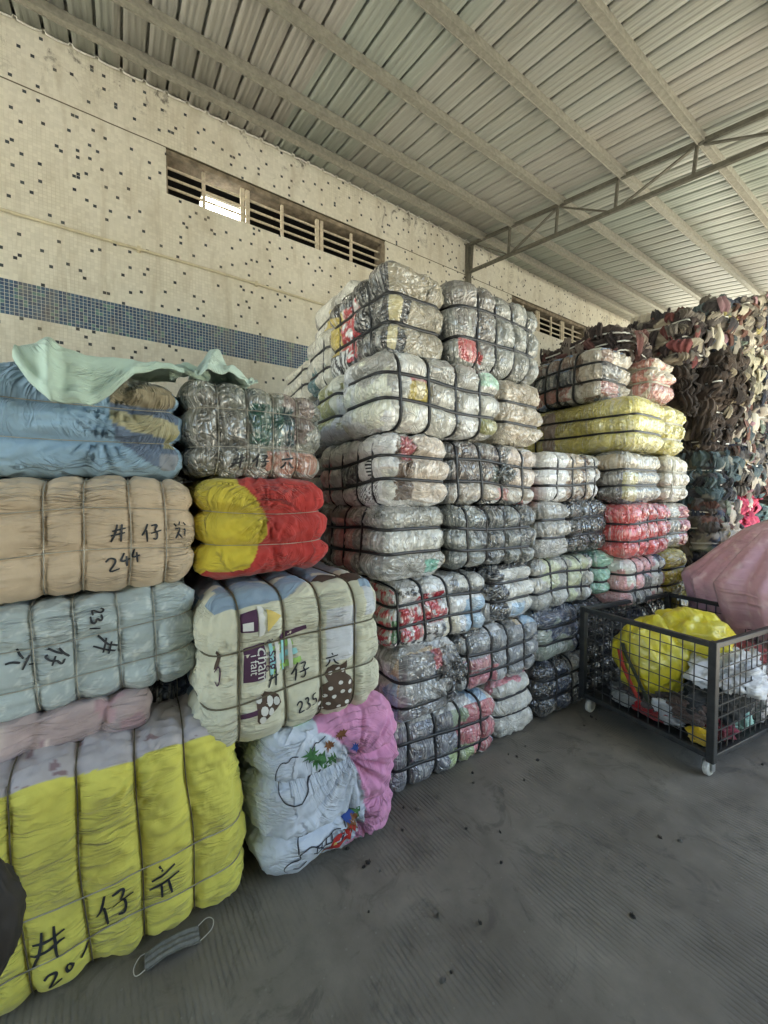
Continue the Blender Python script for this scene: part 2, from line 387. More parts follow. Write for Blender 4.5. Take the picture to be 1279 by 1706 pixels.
def patch(b, face, polys, name, mat, off=.0025, step=.012, parent=None):
    if len(polys) > 1: return [patch(b, face, [q], name, mat, off, step, parent) for q in polys]
    """flat printed shapes laid on the bale"""
    ia, ib = {'+x': (1, 2), '-y': (0, 2), '+z': (1, 0), '+y': (0, 2)}[face]; W_, H_ = 2*b.h[ia], 2*b.h[ib]; Vs = []; Fs = []
    for poly in polys:
        P = np.array(poly)*[W_, H_]; pts = []; m = len(P)
        for i in range(m):
            a, q = P[i], P[(i+1) % m]; k = max(1, int(np.linalg.norm(q-a)/step)); pts += [Vector(a+(q-a)*j/k) for j in range(k)]
        ne = len(pts); lo, hi = P.min(0), P.max(0)
        gx, gy = np.meshgrid(np.arange(lo[0]+step/2, hi[0], step), np.arange(lo[1]+step/2, hi[1], step)); gx = gx.ravel(); gy = gy.ravel()
        ins = inpoly(gx, gy, [tuple(x) for x in P]); pts += [Vector((x, y)) for x, y in zip(gx[ins], gy[ins])]
        r = geometry.delaunay_2d_cdt(pts, [(i, (i+1) % ne) for i in range(ne)], [], 1, 1e-6); n0 = len(Vs)
        Vs += [(x[0]/W_, x[1]/H_) for x in r[0]]; Fs += [tuple(n0+i for i in f) for f in r[2] if len(f) == 3]
    V = np.array(Vs); pos, n = b.ev(b.fc(face, V[:, 0], V[:, 1]), off)
    return mesh_np(name, pos, Fs, mat, parent or b.o)
def text_patch(b, face, txt, u, v, size, rot, name, mat, off=.004, shear=0):
    cu = bpy.data.curves.new('t', 'FONT'); cu.body = txt; cu.size = size; cu.resolution_u = 3; ob = bpy.data.objects.new('t', cu); COL.objects.link(ob)
    me = bpy.data.meshes.new_from_object(ob.evaluated_get(bpy.context.evaluated_depsgraph_get())); bpy.data.objects.remove(ob)
    ia, ib = {'+x': (1, 2), '-y': (0, 2), '+z': (1, 0), '+y': (0, 2)}[face]; W_, H_ = 2*b.h[ia], 2*b.h[ib]
    P = np.array([(x.co[0], x.co[1]) for x in me.vertices]); ca, sa = math.cos(rot), math.sin(rot)
    Q = np.stack([P[:,0]*ca-P[:,1]*sa, P[:,0]*sa+P[:,1]*ca], 1)/[W_, H_]+[u, v]
    pos, n = b.ev(b.fc(face, Q[:, 0], Q[:, 1]), off); m2 = bpy.data.meshes.new(name)
    m2.from_pydata([tuple(p) for p in pos], [], [tuple(p.vertices) for p in me.polygons]); m2.materials.append(mat)
    o = bpy.data.objects.new(name, m2); COL.objects.link(o); o.parent = b.o; return o
# handwriting: each glyph in a unit box
G = {
 'jing': [[(.1,.62),(.95,.78)],[(.0,.36),(.9,.52)],[(.42,1),(.30,.5),(.0,0)],[(.72,1),(.66,.5),(.62,.0)]],
 'zai': [[(.34,1),(.2,.68),(.0,.4)],[(.25,.68),(.22,.02)],[(.5,.88),(.85,.92),(.66,.62)],[(.66,.64),(.78,.4),(.7,.08),(.52,.16)],[(.44,.46),(1,.56)]],
 'liu': [[(.5,1),(.58,.84)],[(.08,.62),(.95,.76)],[(.36,.5),(.22,.2),(.02,.02)],[(.62,.5),(.74,.2),(.98,.04)]],
 'liu2': [[(.45,1),(.52,.86)],[(.15,.68),(.9,.8)],[(.02,.4),(.98,.52)],[(.4,.44),(.34,.05)],[(.62,.48),(.66,.05)]],
 '0': [[(.5,1),(.15,.8),(.1,.3),(.45,0),(.85,.3),(.85,.75),(.5,1)]],
 '1': [[(.55,1),(.45,0)]],
 '2': [[(.1,.75),(.4,1),(.8,.85),(.75,.55),(.1,.02),(.95,.08)]],
 '3': [[(.15,.9),(.6,1),(.75,.8),(.4,.55),(.85,.4),(.7,.08),(.1,.05)]],
 '4': [[(.6,1),(.1,.4),(.95,.5)],[(.72,.75),(.6,0)]],
 '5': [[(.85,1),(.3,.92),(.22,.55),(.7,.6),(.8,.25),(.5,.02),(.1,.1)]],
 'scr': [[(.1,.9),(.25,.75)],[(.45,1),(.4,.8)],[(.7,.95),(.85,.8)],[(.2,.6),(.6,.68),(.2,.1)],[(.35,.42),(.62,.12)],[(.78,.55),(.95,.6),(.8,.2)]],
}
def write(b, face, items, width=.0075, mat=INK, name='handwriting'):
    """items: (glyph, u, v, w, h, rot) with u, v the lower left corner on the face"""
    ia, ib = {'+x': (1, 2), '-y': (0, 2)}[face]; W_, H_ = 2*b.h[ia], 2*b.h[ib]
    for g, u, v, w, h, rot in items:
        L = []
        for s_ in G[g]:
            q = []
            for (x, y) in s_:
                X, Y = (x-.5)*w*W_, (y-.5)*h*H_; q.append((u+w/2+(X*math.cos(rot)-Y*math.sin(rot))/W_, v+h/2+(X*math.sin(rot)+Y*math.cos(rot))/H_))
            L.append(q)
        stroke_mesh(b, face, L, width, name, mat)

# ================================================================== THE SETTING
def wall_material():
    n = N('mosaic_wall', .42, 0, .35); tc = n.n('TexCoord'); sp = n.n('SeparateXYZ'); n.l(tc.outputs['Object'], sp.inputs[0])
    T = .025; y = n.math('DIVIDE', sp.outputs[1], T); z = n.math('DIVIDE', sp.outputs[2], T)
    fy, fz = n.math('FLOOR', y), n.math('FLOOR', z); cb = n.n('CombineXYZ'); n.l(fy, cb.inputs[0]); n.l(fz, cb.inputs[1])
    wn_ = n.n('TexWhiteNoise', noise_dimensions='2D'); n.l(cb.outputs[0], wn_.inputs[0])
    cb2 = n.n('CombineXYZ'); n.l(n.math('ADD', fy, 71.3), cb2.inputs[0]); n.l(n.math('ADD', fz, 13.1), cb2.inputs[1])
    w2 = n.n('TexWhiteNoise', noise_dimensions='2D'); n.l(cb2.outputs[0], w2.inputs[0])
    def edge(c, w): 
        f = n.math('FRACT', c); return n.math('MAXIMUM', n.math('LESS_THAN', f, w), n.math('GREATER_THAN', f, 1-w))
    gr = n.math('MAXIMUM', edge(y, .055), edge(z, .055))
    ob = n.obj(); big = n.noise(ob, 1.1, 3, .6); pat = n.noise(ob, 1.7, 2, .5)
    tile = n.mix(n.ramp(big, [(.3, 0), (.7, 1)]), (.62,.59,.50), (.68,.66,.59))
    tile = n.mix(1, tile, n.ramp(w2.outputs[0], [(0, .93), (1, 1.05)]), 'MULTIPLY')
    grv = n.math('MULTIPLY', gr, n.ramp(pat, [(.42, .05), (.66, .5)])); tile = n.mix(grv, tile, (.40,.36,.28))
    dk = n.mix(w2.outputs[0], (.022,.028,.04), (.06,.075,.085))
    cy, cz = n.math('FLOOR', n.math('DIVIDE', n.math('ADD', fy, .5), 5)), n.math('FLOOR', n.math('DIVIDE', n.math('ADD', fz, .5), 5))
    cb3 = n.n('CombineXYZ'); n.l(n.math('ADD', cy, 5.2), cb3.inputs[0]); n.l(n.math('ADD', cz, 9.7), cb3.inputs[1]); w3 = n.n('TexWhiteNoise', noise_dimensions='2D'); n.l(cb3.outputs[0], w3.inputs[0]); s3 = n.n('SeparateColor'); n.l(w3.outputs['Color'], s3.inputs[0])
    def pick(f, c5, r): return n.math('COMPARE', n.math('SUBTRACT', f, n.math('MULTIPLY', c5, 5)), n.math('FLOOR', n.math('MULTIPLY', r, 4.999)), .3)
    one = n.math('MULTIPLY', n.math('MULTIPLY', pick(fy, cy, s3.outputs[0]), pick(fz, cz, s3.outputs[1])), n.math('LESS_THAN', s3.outputs[2], .68))
    hit = n.math('MULTIPLY', n.math('MAXIMUM', one, n.math('GREATER_THAN', wn_.outputs[0], .993)), n.math('SUBTRACT', 1, gr)); c = n.mix(hit, tile, dk)
    band = n.math('MULTIPLY', n.math('GREATER_THAN', sp.outputs[2], 2.825), n.math('LESS_THAN', sp.outputs[2], 3.075))
    blue = n.mix(w2.outputs[0], (.03,.060,.13), (.06,.12,.20)); blue = n.mix(n.math('GREATER_THAN', wn_.outputs[0], .9), blue, (.10,.20,.20))
    blue = n.mix(gr, blue, (.55,.56,.52)); c = n.mix(band, c, blue)
    # long expansion joint level with the window heads, rain dirt under the roof
    ln = n.math('LESS_THAN', n.math('ABSOLUTE', n.math('SUBTRACT', n.math('ADD', sp.outputs[2], n.math('MULTIPLY', n.noise(ob, 3, 2), .01)), 4.475)), .005); c = n.mix(ln, c, (.10,.085,.06))
    dirt = n.noise(n.obj((1, 2.2, .55)), 2.6, 5, .65, .6); c = n.mix(n.math('MULTIPLY', n.ramp(dirt, [(.5, 0), (.74, 1)]), .45), c, (.30,.24,.15))
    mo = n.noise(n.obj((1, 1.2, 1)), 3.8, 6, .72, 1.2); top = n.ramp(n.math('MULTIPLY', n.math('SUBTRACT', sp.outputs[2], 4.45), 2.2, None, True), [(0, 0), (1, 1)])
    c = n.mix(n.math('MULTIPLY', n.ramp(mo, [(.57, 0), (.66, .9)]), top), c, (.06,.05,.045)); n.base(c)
    n.bump(n.math('MULTIPLY', gr, -1), .0015, .6); return n.m
WALLM = wall_material()
PLASTER = mat_plain('stained_plaster', (.20,.165,.12), .9, 0, .45, .004, 14)
DARKROOM = mat_plain('unlit_plaster', (.012,.011,.010), .95, 0, .2)  # room's shade put into the colour: near black despite the lamp
wb = MB(); T0 = -.16
wins = [(.36, 2.58), (4.78, 6.72)]; ZB, ZT = 4.09, 4.47
ys = [-5.0, .36, 2.58, 4.78, 6.72, 14.0]
wb.box((T0, -5, -.05), (0, 14, ZB)); wb.box((T0, -5, ZT), (0, 14, 4.93))
for a, b_ in ((-5, .36), (2.58, 4.78), (6.72, 14)): wb.box((T0, a, ZB), (0, b_, ZT))
tag(wb.build('tiled_wall', WALLM), 'cream mosaic tiled wall with scattered dark tiles and a blue tile band', 'wall')
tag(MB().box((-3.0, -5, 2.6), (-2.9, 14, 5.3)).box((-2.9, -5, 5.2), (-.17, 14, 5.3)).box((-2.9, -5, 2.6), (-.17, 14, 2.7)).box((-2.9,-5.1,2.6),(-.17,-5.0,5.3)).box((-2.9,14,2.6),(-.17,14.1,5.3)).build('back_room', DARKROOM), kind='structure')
GRILLE = mat_plain('painted_bar', (.50,.44,.34), .6, 0, .25, .001, 40)
def window(label, y0, y1, posts, mull, zl):
    r = empty('grille_window', (0, (y0+y1)/2, (ZB+ZT)/2)); tag(r, label, 'window'); c = (y0+y1)/2; zc = (ZB+ZT)/2; y0 -= c; y1 -= c; z0, z1 = ZB-zc, ZT-zc
    f = MB(); f.box((-.158, y0+.002, z1-.045), (-.012, y1-.002, z1-.002)); f.box((-.158, y0+.002, z0+.002), (-.02, y1-.002, z0+.012))
    f.box((-.158, y0+.002, z0+.012), (-.02, y0+.012, z1-.045)); f.box((-.158, y1-.05, z0+.012), (-.004, y1-.002, z1-.045)); f.build('frame', PLASTER, r, bevel=.004)
    for p in posts:
        MB().box((-.070, p-c-.042, z0+.012), (-.036, p-c-.006, z1-.046)).box((-.070, p-c+.006, z0+.012), (-.036, p-c+.042, z1-.046)).build('mullion', GRILLE, r, bevel=.003)
    for m in mull: MB().box((-.065, m-c-.014, z0+.012), (-.041, m-c+.014, z1-.046)).build('mullion', GRILLE, r, bevel=.002)
    for k in range(zl):
        z = z0+.012+(z1-.046-z0-.012)*(k+1)/(zl+1); MB().box((-.062, y0+.012, z-.008), (-.046, y1-.05, z+.009)).build('bar', GRILLE, r, bevel=.002)
window('nearer long barred window high in the tiled wall with a lit tube lamp behind it', *wins[0], [1.02, 1.78], [.66, 1.38, 2.16], 3)
window('farther long barred window in the tiled wall beside the roof truss and bale tops', *wins[1], [5.45, 6.1], [5.1, 5.8, 6.4], 3)
lt = N('lamp_glow', .4); lt.b.inputs['Emission Color'].default_value = (1, .97, .9, 1); lt.b.inputs['Emission Strength'].default_value = 9
lamp = empty('tube_lamp', (-.42, .88, 4.385)); tag(lamp, 'lit white fluorescent lamp behind the bars of the nearer window', 'lamp')
MB().box((-.09, -.19, .03), (.09, .20, .055)).build('housing', mat_plain('white_enamel', (.7,.7,.68), .4), lamp)
for dx in (-.045, .045): MB().tube([(dx, -.18, .0), (dx, .19, .0)], .028, 10).build('tube', lt.m, lamp, True)
MB().box((-.085,-.19,.056),(.085,-.175,.08)).build('bracket', GRILLE, lamp)
# conduit along the wall
cp = MB().tube([(.02, y, 3.545+.006*math.sin(y*2.3)-(y*.004)) for y in np.linspace(-5, 9, 57)], .011, 8)
for y in np.arange(-4.6, 9, .95): cp.box((.001, y-.012, 3.525), (.034, y+.012, 3.565))
tag(cp.build('wall_conduit', mat_plain('cream_conduit', (.55,.50,.36), .5), smooth=False), 'thin cream conduit pipe clipped along the mosaic tiled wall', 'pipe')

# roof: ribbed sheet, sloping down away from the wall
SL = math.tan(R(11.7)); ZR = 4.92
def roof_material():
    n = N('roof_sheet', .30, .0, .5); tc = n.n('TexCoord'); sp = n.n('SeparateXYZ'); n.l(tc.outputs['Object'], sp.inputs[0])
    cb = n.n('CombineXYZ'); n.l(n.math('FLOOR', n.math('DIVIDE', sp.outputs[1], .632)), cb.inputs[0]); w = n.n('TexWhiteNoise', noise_dimensions='2D'); n.l(cb.outputs[0], w.inputs[0])
    c = n.mix(w.outputs[0], (.35,.39,.355), (.40,.39,.365)); 
    st = n.noise(n.obj((.25, 40, 1)), 1, 4, .7); c = n.mix(1, c, n.ramp(st, [(.3, .93), (.7, 1.05)]), 'MULTIPLY')
    g = n.noise(n.obj((.6, 1, 1)), 1.6, 4, .6); c = n.mix(n.math('MULTIPLY', n.ramp(g, [(.5, 0), (.8, 1)]), .35), c, (.22,.18,.12)); n.base(c)
    n.b.inputs['Coat Weight'].default_value = .25; n.b.inputs['Coat Roughness'].default_value = .25
    wv = n.n('TexWave', wave_type='BANDS', bands_direction='Y'); n.l(n.obj(), wv.inputs[0]); wv.inputs['Scale'].default_value = 12.6/ .632*.8; wv.inputs['Distortion'].default_value = .0
    h = n.math('ADD', n.math('MULTIPLY', wv.outputs[1], .5), n.math('MULTIPLY', st, .5)); n.bump(h, .004, .5); return n.m
V = []; X0, X1 = -.3, 5.8; prof = []
y = -5.
P_ = .158; k0 = round((-5+.42)/P_)*P_-.42
yy = k0
while yy < 9.2:
    prof += [(yy-.014, 0), (yy-.012, .042), (yy+.012, .042), (yy+.014, 0), (yy+.045, 0), (yy+.052, .004), (yy+.06, 0), (yy+.085, 0), (yy+.092, .004), (yy+.10, 0)]; yy += P_
xs = [X0, 1, 2.2, 3.6, 4.8, X1]
for x in xs: V += [(x if py < 4.2 else x*4.9/X1, py, ZR-SL*(x if py < 4.2 else x*4.9/X1)+pz) for (py, pz) in prof]
m = len(prof); Fr = [(i*m+j, i*m+j+1, (i+1)*m+j+1, (i+1)*m+j) for i in range(len(xs)-1) for j in range(m-1)]
ro = mesh_np('roof', V, Fr, roof_material(), smooth=False); tag(ro, kind='structure')
so_ = ro.modifiers.new('t', 'SOLIDIFY'); so_.thickness = .004; so_.offset = 1
# pale bead standing in for light leaking under the ribs at the wall head
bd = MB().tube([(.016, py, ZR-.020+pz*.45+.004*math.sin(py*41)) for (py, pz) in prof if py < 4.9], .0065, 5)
tag(bd.build('light_leak_bead', mat_plain('light_leak_white', (.8,.79,.74), .8), smooth=True), 'wavy pale bead standing in for light leaking along the wall head under the roof', 'light leak')
PUR = mat_plain('galvanised_purlin', (.30,.29,.25), .5, .25, .22, .001, 30)
PURX = [.30, .75, 1.37, 1.98, 2.57, 3.2, 3.85, 4.5, 4.95]
pn_lab = ['nearest the tiled wall', 'second from the tiled wall', 'third from the tiled wall', 'fourth from the tiled wall', 'fifth from the tiled wall, over the cart', 'sixth from the tiled wall']
for i, x in enumerate(PURX):
    z = ZR-SL*x-.004; r = empty('purlin', (x, 4, z)); lab = pn_lab[i] if i < 6 else 'number %d from the tiled wall, outside the picture' % (i+1)
    tag(r, 'grey steel roof purlin '+lab, 'purlin', 'purlins under the ribbed roof')
    mb = MB().box((-.022, -9, -.066), (.022, 5.2, -.0)); mb.build('channel', PUR, r)
    lp = MB().box((-.027, -9, -.071), (-.020, 5.2, -.05)).box((.020,-9,-.071),(.027,5.2,-.05)); lp.build('lip', PUR, r)
    bl = MB()
    for k in range(84): yb = -4.5+k*P_-.4; bl.box((-.052, yb-.008-4+4.0, -.012), (-.028, yb+.008, -.002))
    if i < 6: tag(bl.build('clip', PUR, r), kind='stuff')
# truss across the shed
TY = 3.88; TM = mat_plain('dark_truss_steel', (.11,.105,.085), .55, .3, .3, .001, 30)
tr = empty('roof_truss', (0, TY, 4.5)); tag(tr, 'dark steel roof truss spanning out from the tiled wall over the bales', 'truss')
def tc_(x): return ZR-SL*x-.062-4.5
def bc_(x): return 4.505-x*.165-4.5
tr_m = MB().bar((.05, 0, tc_(.05)), (5.7, 0, tc_(5.7)), .036, .034); tr_m.build('top_chord', TM, tr, bevel=.004)
MB().bar((.03, 0, bc_(.03)), (5.7, 0, bc_(5.7)), .038, .036).build('bottom_chord', TM, tr, bevel=.004)
for x in [.10, .70, 1.32, 1.93, 2.54, 3.15, 3.8, 4.45, 5.1]: MB().bar((x, .0, tc_(x)-.018), (x-.02, .0, bc_(x)+.02), .022).build('web_post', TM, tr)
for (a, b_) in ((.14, .66), (1.30, .70), (1.34, 1.84), (2.5, 1.95), (2.58, 3.15), (3.8, 3.2), (3.85, 4.4), (5.1, 4.45)): MB().bar((a, .015, tc_(a)-.018), (b_, .015, bc_(b_)+.02), .026, .012).build('web_diagonal', TM, tr)
MB().box((.002, -.035, -.21), (.05, .035, .36)).box((.05, -.03, -.02), (.07, .03, .05)).build('wall_plate', TM, tr, bevel=.003)

# ground: one sheet with broomed concrete, brighter yard outside
def floor_material():
    n = N('broomed_concrete', .6, 0, .45); ob = n.obj(); big = n.noise(ob, 1.3, 4, .6); mid = n.noise(ob, 9, 5, .65)
    c = n.mix(n.ramp(big, [(.35, 0), (.68, 1)]), (.138,.124,.102), (.225,.204,.168))
    c = n.mix(1, c, n.ramp(mid, [(.25, .78), (.75, 1.25)]), 'MULTIPLY')
    pale = n.noise(n.obj((2.2, 1, 1), rot=(0,0,.3)), 2.1, 5, .7); c = n.mix(n.math('MULTIPLY', n.ramp(pale, [(.56, 0), (.78, 1)]), .5), c, (.21,.19,.16))
    wv = n.n('TexWave', wave_type='BANDS', bands_direction='Y', wave_profile='SIN'); n.l(n.obj(rot=(0,0,-.04)), wv.inputs[0]); wv.inputs['Scale'].default_value = 17; wv.inputs['Distortion'].default_value = 1.6; wv.inputs['Detail'].default_value = 2; wv.inputs['Detail Scale'].default_value = 1.5
    msk = n.ramp(n.noise(n.obj((1.2, 1, 1)), 2.3, 4, .65), [(.46, 0), (.64, 1)]); rg = n.math('MULTIPLY', n.math('POWER', wv.outputs[1], 2.5), msk)
    c = n.mix(n.math('MULTIPLY', rg, .36), c, (.03,.028,.025))
    sp = n.n('TexVoronoi'); n.l(ob, sp.inputs[0]); sp.inputs['Scale'].default_value = 22; sp.inputs['Randomness'].default_value = 1
    dots = n.math('LESS_THAN', sp.outputs[0], .09); c = n.mix(n.math('MULTIPLY', dots, .4), c, (.26,.25,.22))
    st = n.noise(n.obj((1,1,1)), 4.5, 5, .7, 1.5); c = n.mix(n.math('MULTIPLY', n.ramp(st, [(.55, 0), (.66, 1)]), .45), c, (.055,.05,.042)); n.base(c)
    n.l(n.ramp(mid, [(.3, .5), (.7, .8)]), n.b.inputs['Roughness'])
    b1 = n.bump(n.math('ADD', n.math('MULTIPLY', rg, -1.1), n.math('MULTIPLY', mid, .7)), .006, .7); n.bump(n.noise(ob, 160, 3, .7), .0015, .8, b1); return n.m
mesh_floor = MB().box((-.5, -5, -.12), (6.2, 14, 0)); mesh_floor = MB().box((-.5, -5, -.12), (6.2, 4.2, 0)).box((-.5, 4.2, -.12), (3.75, 14, 0))
tag(mesh_floor.build('concrete_floor', floor_material()), kind='structure')
YARD = mat_plain('yard_concrete', (.50,.47,.40), .85, 0, .15, .002, 3)
tag(MB().box((-300, -300, -.3), (300, 300, -.125)).build('ground', YARD), kind='structure')
# roof columns, and an unseen wall added to dim the near roof
BW = mat_plain('blocker_wall_grey', (.30,.29,.27), .9, 0, .1, .003, 6)
for i, y in enumerate((-4.5, 3.88)):
    tag(MB().box((5.62, y-.06, 0), (5.74, y+.06, 3.62)).box((5.56, y-.12, 0), (5.8, y+.12, .02)).build('steel_column', TM), 'dark steel roof column %s the open side of the shed' % ('at the near end of', 'under the truss on', 'at the far end of')[i], 'column')
tag(MB().box((5.95, -5, -.12), (6.1, 2.6, 4.2)).build('light_blocker_wall', BW), 'plain grey unseen wall behind the photographer, added to shade the near roof', 'wall')

# ================================================================== BALES
def srgb(r, g, b): return tuple(((x/255)/12.92 if x/255 <= .04045 else ((x/255+.055)/1.055)**2.4) for x in (r, g, b))
grey = srgb(150,148,142); lgrey = srgb(190,188,180); dgrey = srgb(95,95,93); blk = srgb(38,38,40); wht = srgb(225,222,214); crm = srgb(205,198,178)
tan = srgb(175,155,125); brn = srgb(95,75,60); pink = srgb(205,120,130); rose = srgb(170,85,90); red = srgb(175,45,50); blue = srgb(90,115,150); navy = srgb(45,55,75)
teal = srgb(40,95,90); grn = srgb(70,110,75); olive = srgb(140,140,90); yel = srgb(205,195,60); gold = srgb(180,160,80); mint = srgb(160,195,175); lil = srgb(165,155,175); orange = srgb(190,110,60); sky_ = srgb(150,175,195)
def g_(c, w): return (c, w)
GREYS = [g_(grey,4), g_(lgrey,4), g_(dgrey,2), g_(wht,2), g_(tan,1), g_(sky_,1)]
LIGHT = [g_(wht,5), g_(lgrey,5), g_(crm,2), g_(grey,2), g_(mint,.25), g_(pink,.2), g_(olive,.3)]
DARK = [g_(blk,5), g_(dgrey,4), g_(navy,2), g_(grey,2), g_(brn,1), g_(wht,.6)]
BLACK = [g_(blk,7), g_(dgrey,2), g_(navy,2), g_(grey,.7)]
MIX = [g_(grey,3), g_(dgrey,2), g_(wht,2), g_(rose,1), g_(blue,1), g_(crm,1), g_(blk,1), g_(brn,1)]
GL = 'fabric bales piled at the left'; GM = 'film wrapped bales of clothes with black straps'

# ---- left group: cloth-covered bales tied with thin twine
def yellow_paint(b, c, F, col):
    m, u, v = F['+z']; col[m] = srgb(182,176,178); 
    m2 = m & (fbm(c*b.h*16, 3, 4) > .55); col[m2] = srgb(140,118,122)
    m, u, v = F['+x']; w = v+.02*np.sin(u*14)+.012*fbm(c*b.h*20, 2, 3); t = m & (w > .99); col[t] = srgb(182,176,178)
YEL = (.70,.65,.13)
A = make_bale('large bright yellow fabric bale with handwriting and 102, lowest at the left front', ((1.55,2.42),(-.58,.36),(.0,.70)), [YEL], CLOTH, V=(.33,.485,.648,.81), H=(.21,.42), seed=3, ds=.008, group=GL, strap=None, puff=.017, hs=.45, paintfn=yellow_paint, wr=1.3, tilt=.05, cinch=.009, crease=(20,.011,.45), lump=.02, r=.09, flat=.7, roll=.0)
A.straps(A.o, TWINE_D, .0042, .003, 'twine', 'V'); A.straps(A.o, TWINE, .0035, .003, 'twine', 'H')
write(A, '+x', [('jing',.345,.20,.10,.15,.1), ('zai',.515,.23,.11,.17,.15), ('liu2',.665,.25,.10,.17,.2), ('2',.375,.10,.045,.06,.2),('0',.43,.115,.022,.04,.2),('1',.46,.12,.04,.06,-.35)], .007)
B = make_bale('pinkish mauve floral bale squeezed beneath the pale blue leaf-patterned bale', ((1.2,2.27),(-.75,.06),(.685,.81)), [g_(srgb(196,176,174),4), g_(srgb(178,148,152),2), g_(srgb(206,190,184),3)], CLOTH, V=(.3,.62,.85), seed=5, group=GL, strap=None, cell=(.06,.08,.07), k=260, puff=.018, jitter=1., crease=(12,.005,.3))
Bd = make_bale('dark charcoal bale in the gap behind the yellow bale and beside the mauve one', ((1.2,2.12),(.075,.27),(.36,.78)), [g_(blk,3), g_(dgrey,1), g_(navy,1)], FILM, V=(.5,), H=(.5,), seed=6, group=GL, strap=TWINE, sw=.0028)
def leaf_paint(b, c, F, col):
    p = c*b.h*[9, 9, 9]; q = p+1.1*np.stack([pn(p, 1), pn(p, 2), pn(p, 3)], 1); e = np.abs(pn(q*1.3, 5)); col[e < .07] = srgb(206,214,210); 
C_ = make_bale('pale blue grey bale with leaf embroidery and 231 written sideways', ((1.2,2.25),(-.60,.235),(.79,1.165)), [srgb(182,194,193)], CLOTH, V=(.25,.43,.555,.70,.83), H=(.34,.68), seed=8, ds=.008, group=GL, strap=TWINE, sw=.0028, paintfn=leaf_paint, puff=.011, cinch=.008, crease=(12,.005,.2), wr=.9, roll=.04)
write(C_, '+x', [('2',.605,.84,.04,.09,-1.5),('3',.60,.76,.04,.09,-1.5),('1',.595,.69,.04,.08,-1.7),('jing',.62,.45,.06,.19,-2.0),('zai',.465,.46,.06,.18,-2.1),('liu',.365,.48,.06,.18,-2.2)], .006)
D_ = make_bale('beige cotton bale with 244 and handwriting, between two blue bales', ((1.2,2.26),(-.55,.235),(1.17,1.575)), [srgb(206,184,156)], CLOTH, V=(.24,.43,.56,.72,.86), H=(.36,.71), seed=11, ds=.008, group=GL, strap=TWINE, sw=.0028, puff=.011, cinch=.008, roll=.03, wr=.8, crease=(9,.004,-.2))
write(D_, '+x', [('jing',.65,.44,.055,.15,.0),('zai',.76,.43,.08,.16,.1),('scr',.885,.43,.075,.17,.0),('2',.63,.19,.05,.12,.2),('4',.675,.22,.045,.12,.2),('4',.715,.25,.04,.12,.2)], .006)
def blue_paint(b, c, F, col):
    w = .03*fbm(c*b.h*6, 2, 2); m, u, v = F['+x']; u = u+w; v = v+w
    col[m & (u > .74-.3*np.maximum(v-.75, 0)) & (v > .72)] = srgb(158,146,120)
    col[m & (u > .74) & (v < .72) & (v > .0) & (u-.74 > .6*np.maximum(.35-v, 0))] = srgb(108,124,146)
    col[m & (u > .74) & (v > .34) & (v < .66) & (v+u*.6 > .94) & (v+u*.6 < 1.14)] = srgb(178,172,140)
    col[m & (u > .93) & (v > .30) & (v < .44)] = srgb(168,162,118)
    col[m & (u > .92) & (v < .24)] = srgb(150,156,165)
    m, u, v = F['+z']; col[m & (u > .75)] = srgb(150,146,130)
E_ = make_bale('sky blue fabric bale with patchwork right end, topmost at the far left', ((1.15,2.2),(-.70,.205),(1.585,1.95)), [srgb(152,182,204)], CLOTH, V=(), H=(.34,.68), seed=14, ds=.008, group=GL, strap=TWINE, sw=.0028, paintfn=blue_paint, puff=.026, wr=1.5, crease=(8,.009,.35), gather=(('+x',.70,.50,.26,.022),('+x',.76,.84,.16,.016)), lump=.03)
def f_paint(b, c, F, col):
    m, u, v = F['+x']; w = .02*fbm(c*b.h*14, 2, 2); a = m & (u+w > .40) & (u+w < .74) & (v > .36) & (v < .78); col[a] = srgb(38,84,72)
    a2 = a & (fbm(c*b.h*13, 2, 6) > .22); col[a2] = srgb(120,140,130); col[a & (u > .66)] = srgb(28,62,66)
    a = m & (v < .30) & (u > .52); col[a] = srgb(178,128,108)
F_ = make_bale('grey film wrapped bale with a green print, on top of the red and yellow bale', ((1.3,2.22),(.20,.79),(1.59,1.98)), [g_(srgb(120,122,112),4), g_(srgb(140,140,128),3), g_(srgb(100,98,90),2), g_(srgb(135,118,110),1)], FILM, V=(.20,.39,.58,.77), H=(.30,.68), seed=17, ds=.008, group=GL, strap=TWINE, sw=.003, paintfn=f_paint, roll=-.03, puff=.018, flat=.7)
write(F_, '+x', [('jing',.27,.06,.10,.19,0),('zai',.42,.08,.12,.18,0),('liu',.62,.10,.11,.17,0)], .008)
def ry_paint(b, c, F, col):
    for f in F:
        m, u, v = F[f]
        if f == '-y': col[m] = srgb(206,186,66)
        if f in ('+x', '+z'):
            vv = v if f == '+x' else 1+v*0
            x = np.interp(vv, [0,.28,.42,.62,.80,1], [.30,.40,.46,.475,.38,.28])+.01*fbm(c*b.h*30, 2, 3)
            col[m & (u < x)] = srgb(206,186,66)
G_ = make_bale('bale covered half in mustard yellow and half in red cloth', ((1.3,2.26),(.235,.80),(1.185,1.59)), [srgb(184,62,58)], CLOTH, V=(), H=(.34,.66), seed=20, ds=.007, group=GL, strap=TWINE, sw=.0028, paintfn=ry_paint, puff=.026, crease=(11,.006,-.4), wr=1.3, gather=(('+x',.46,.64,.22,.016),('+x',.50,.30,.18,.012)))
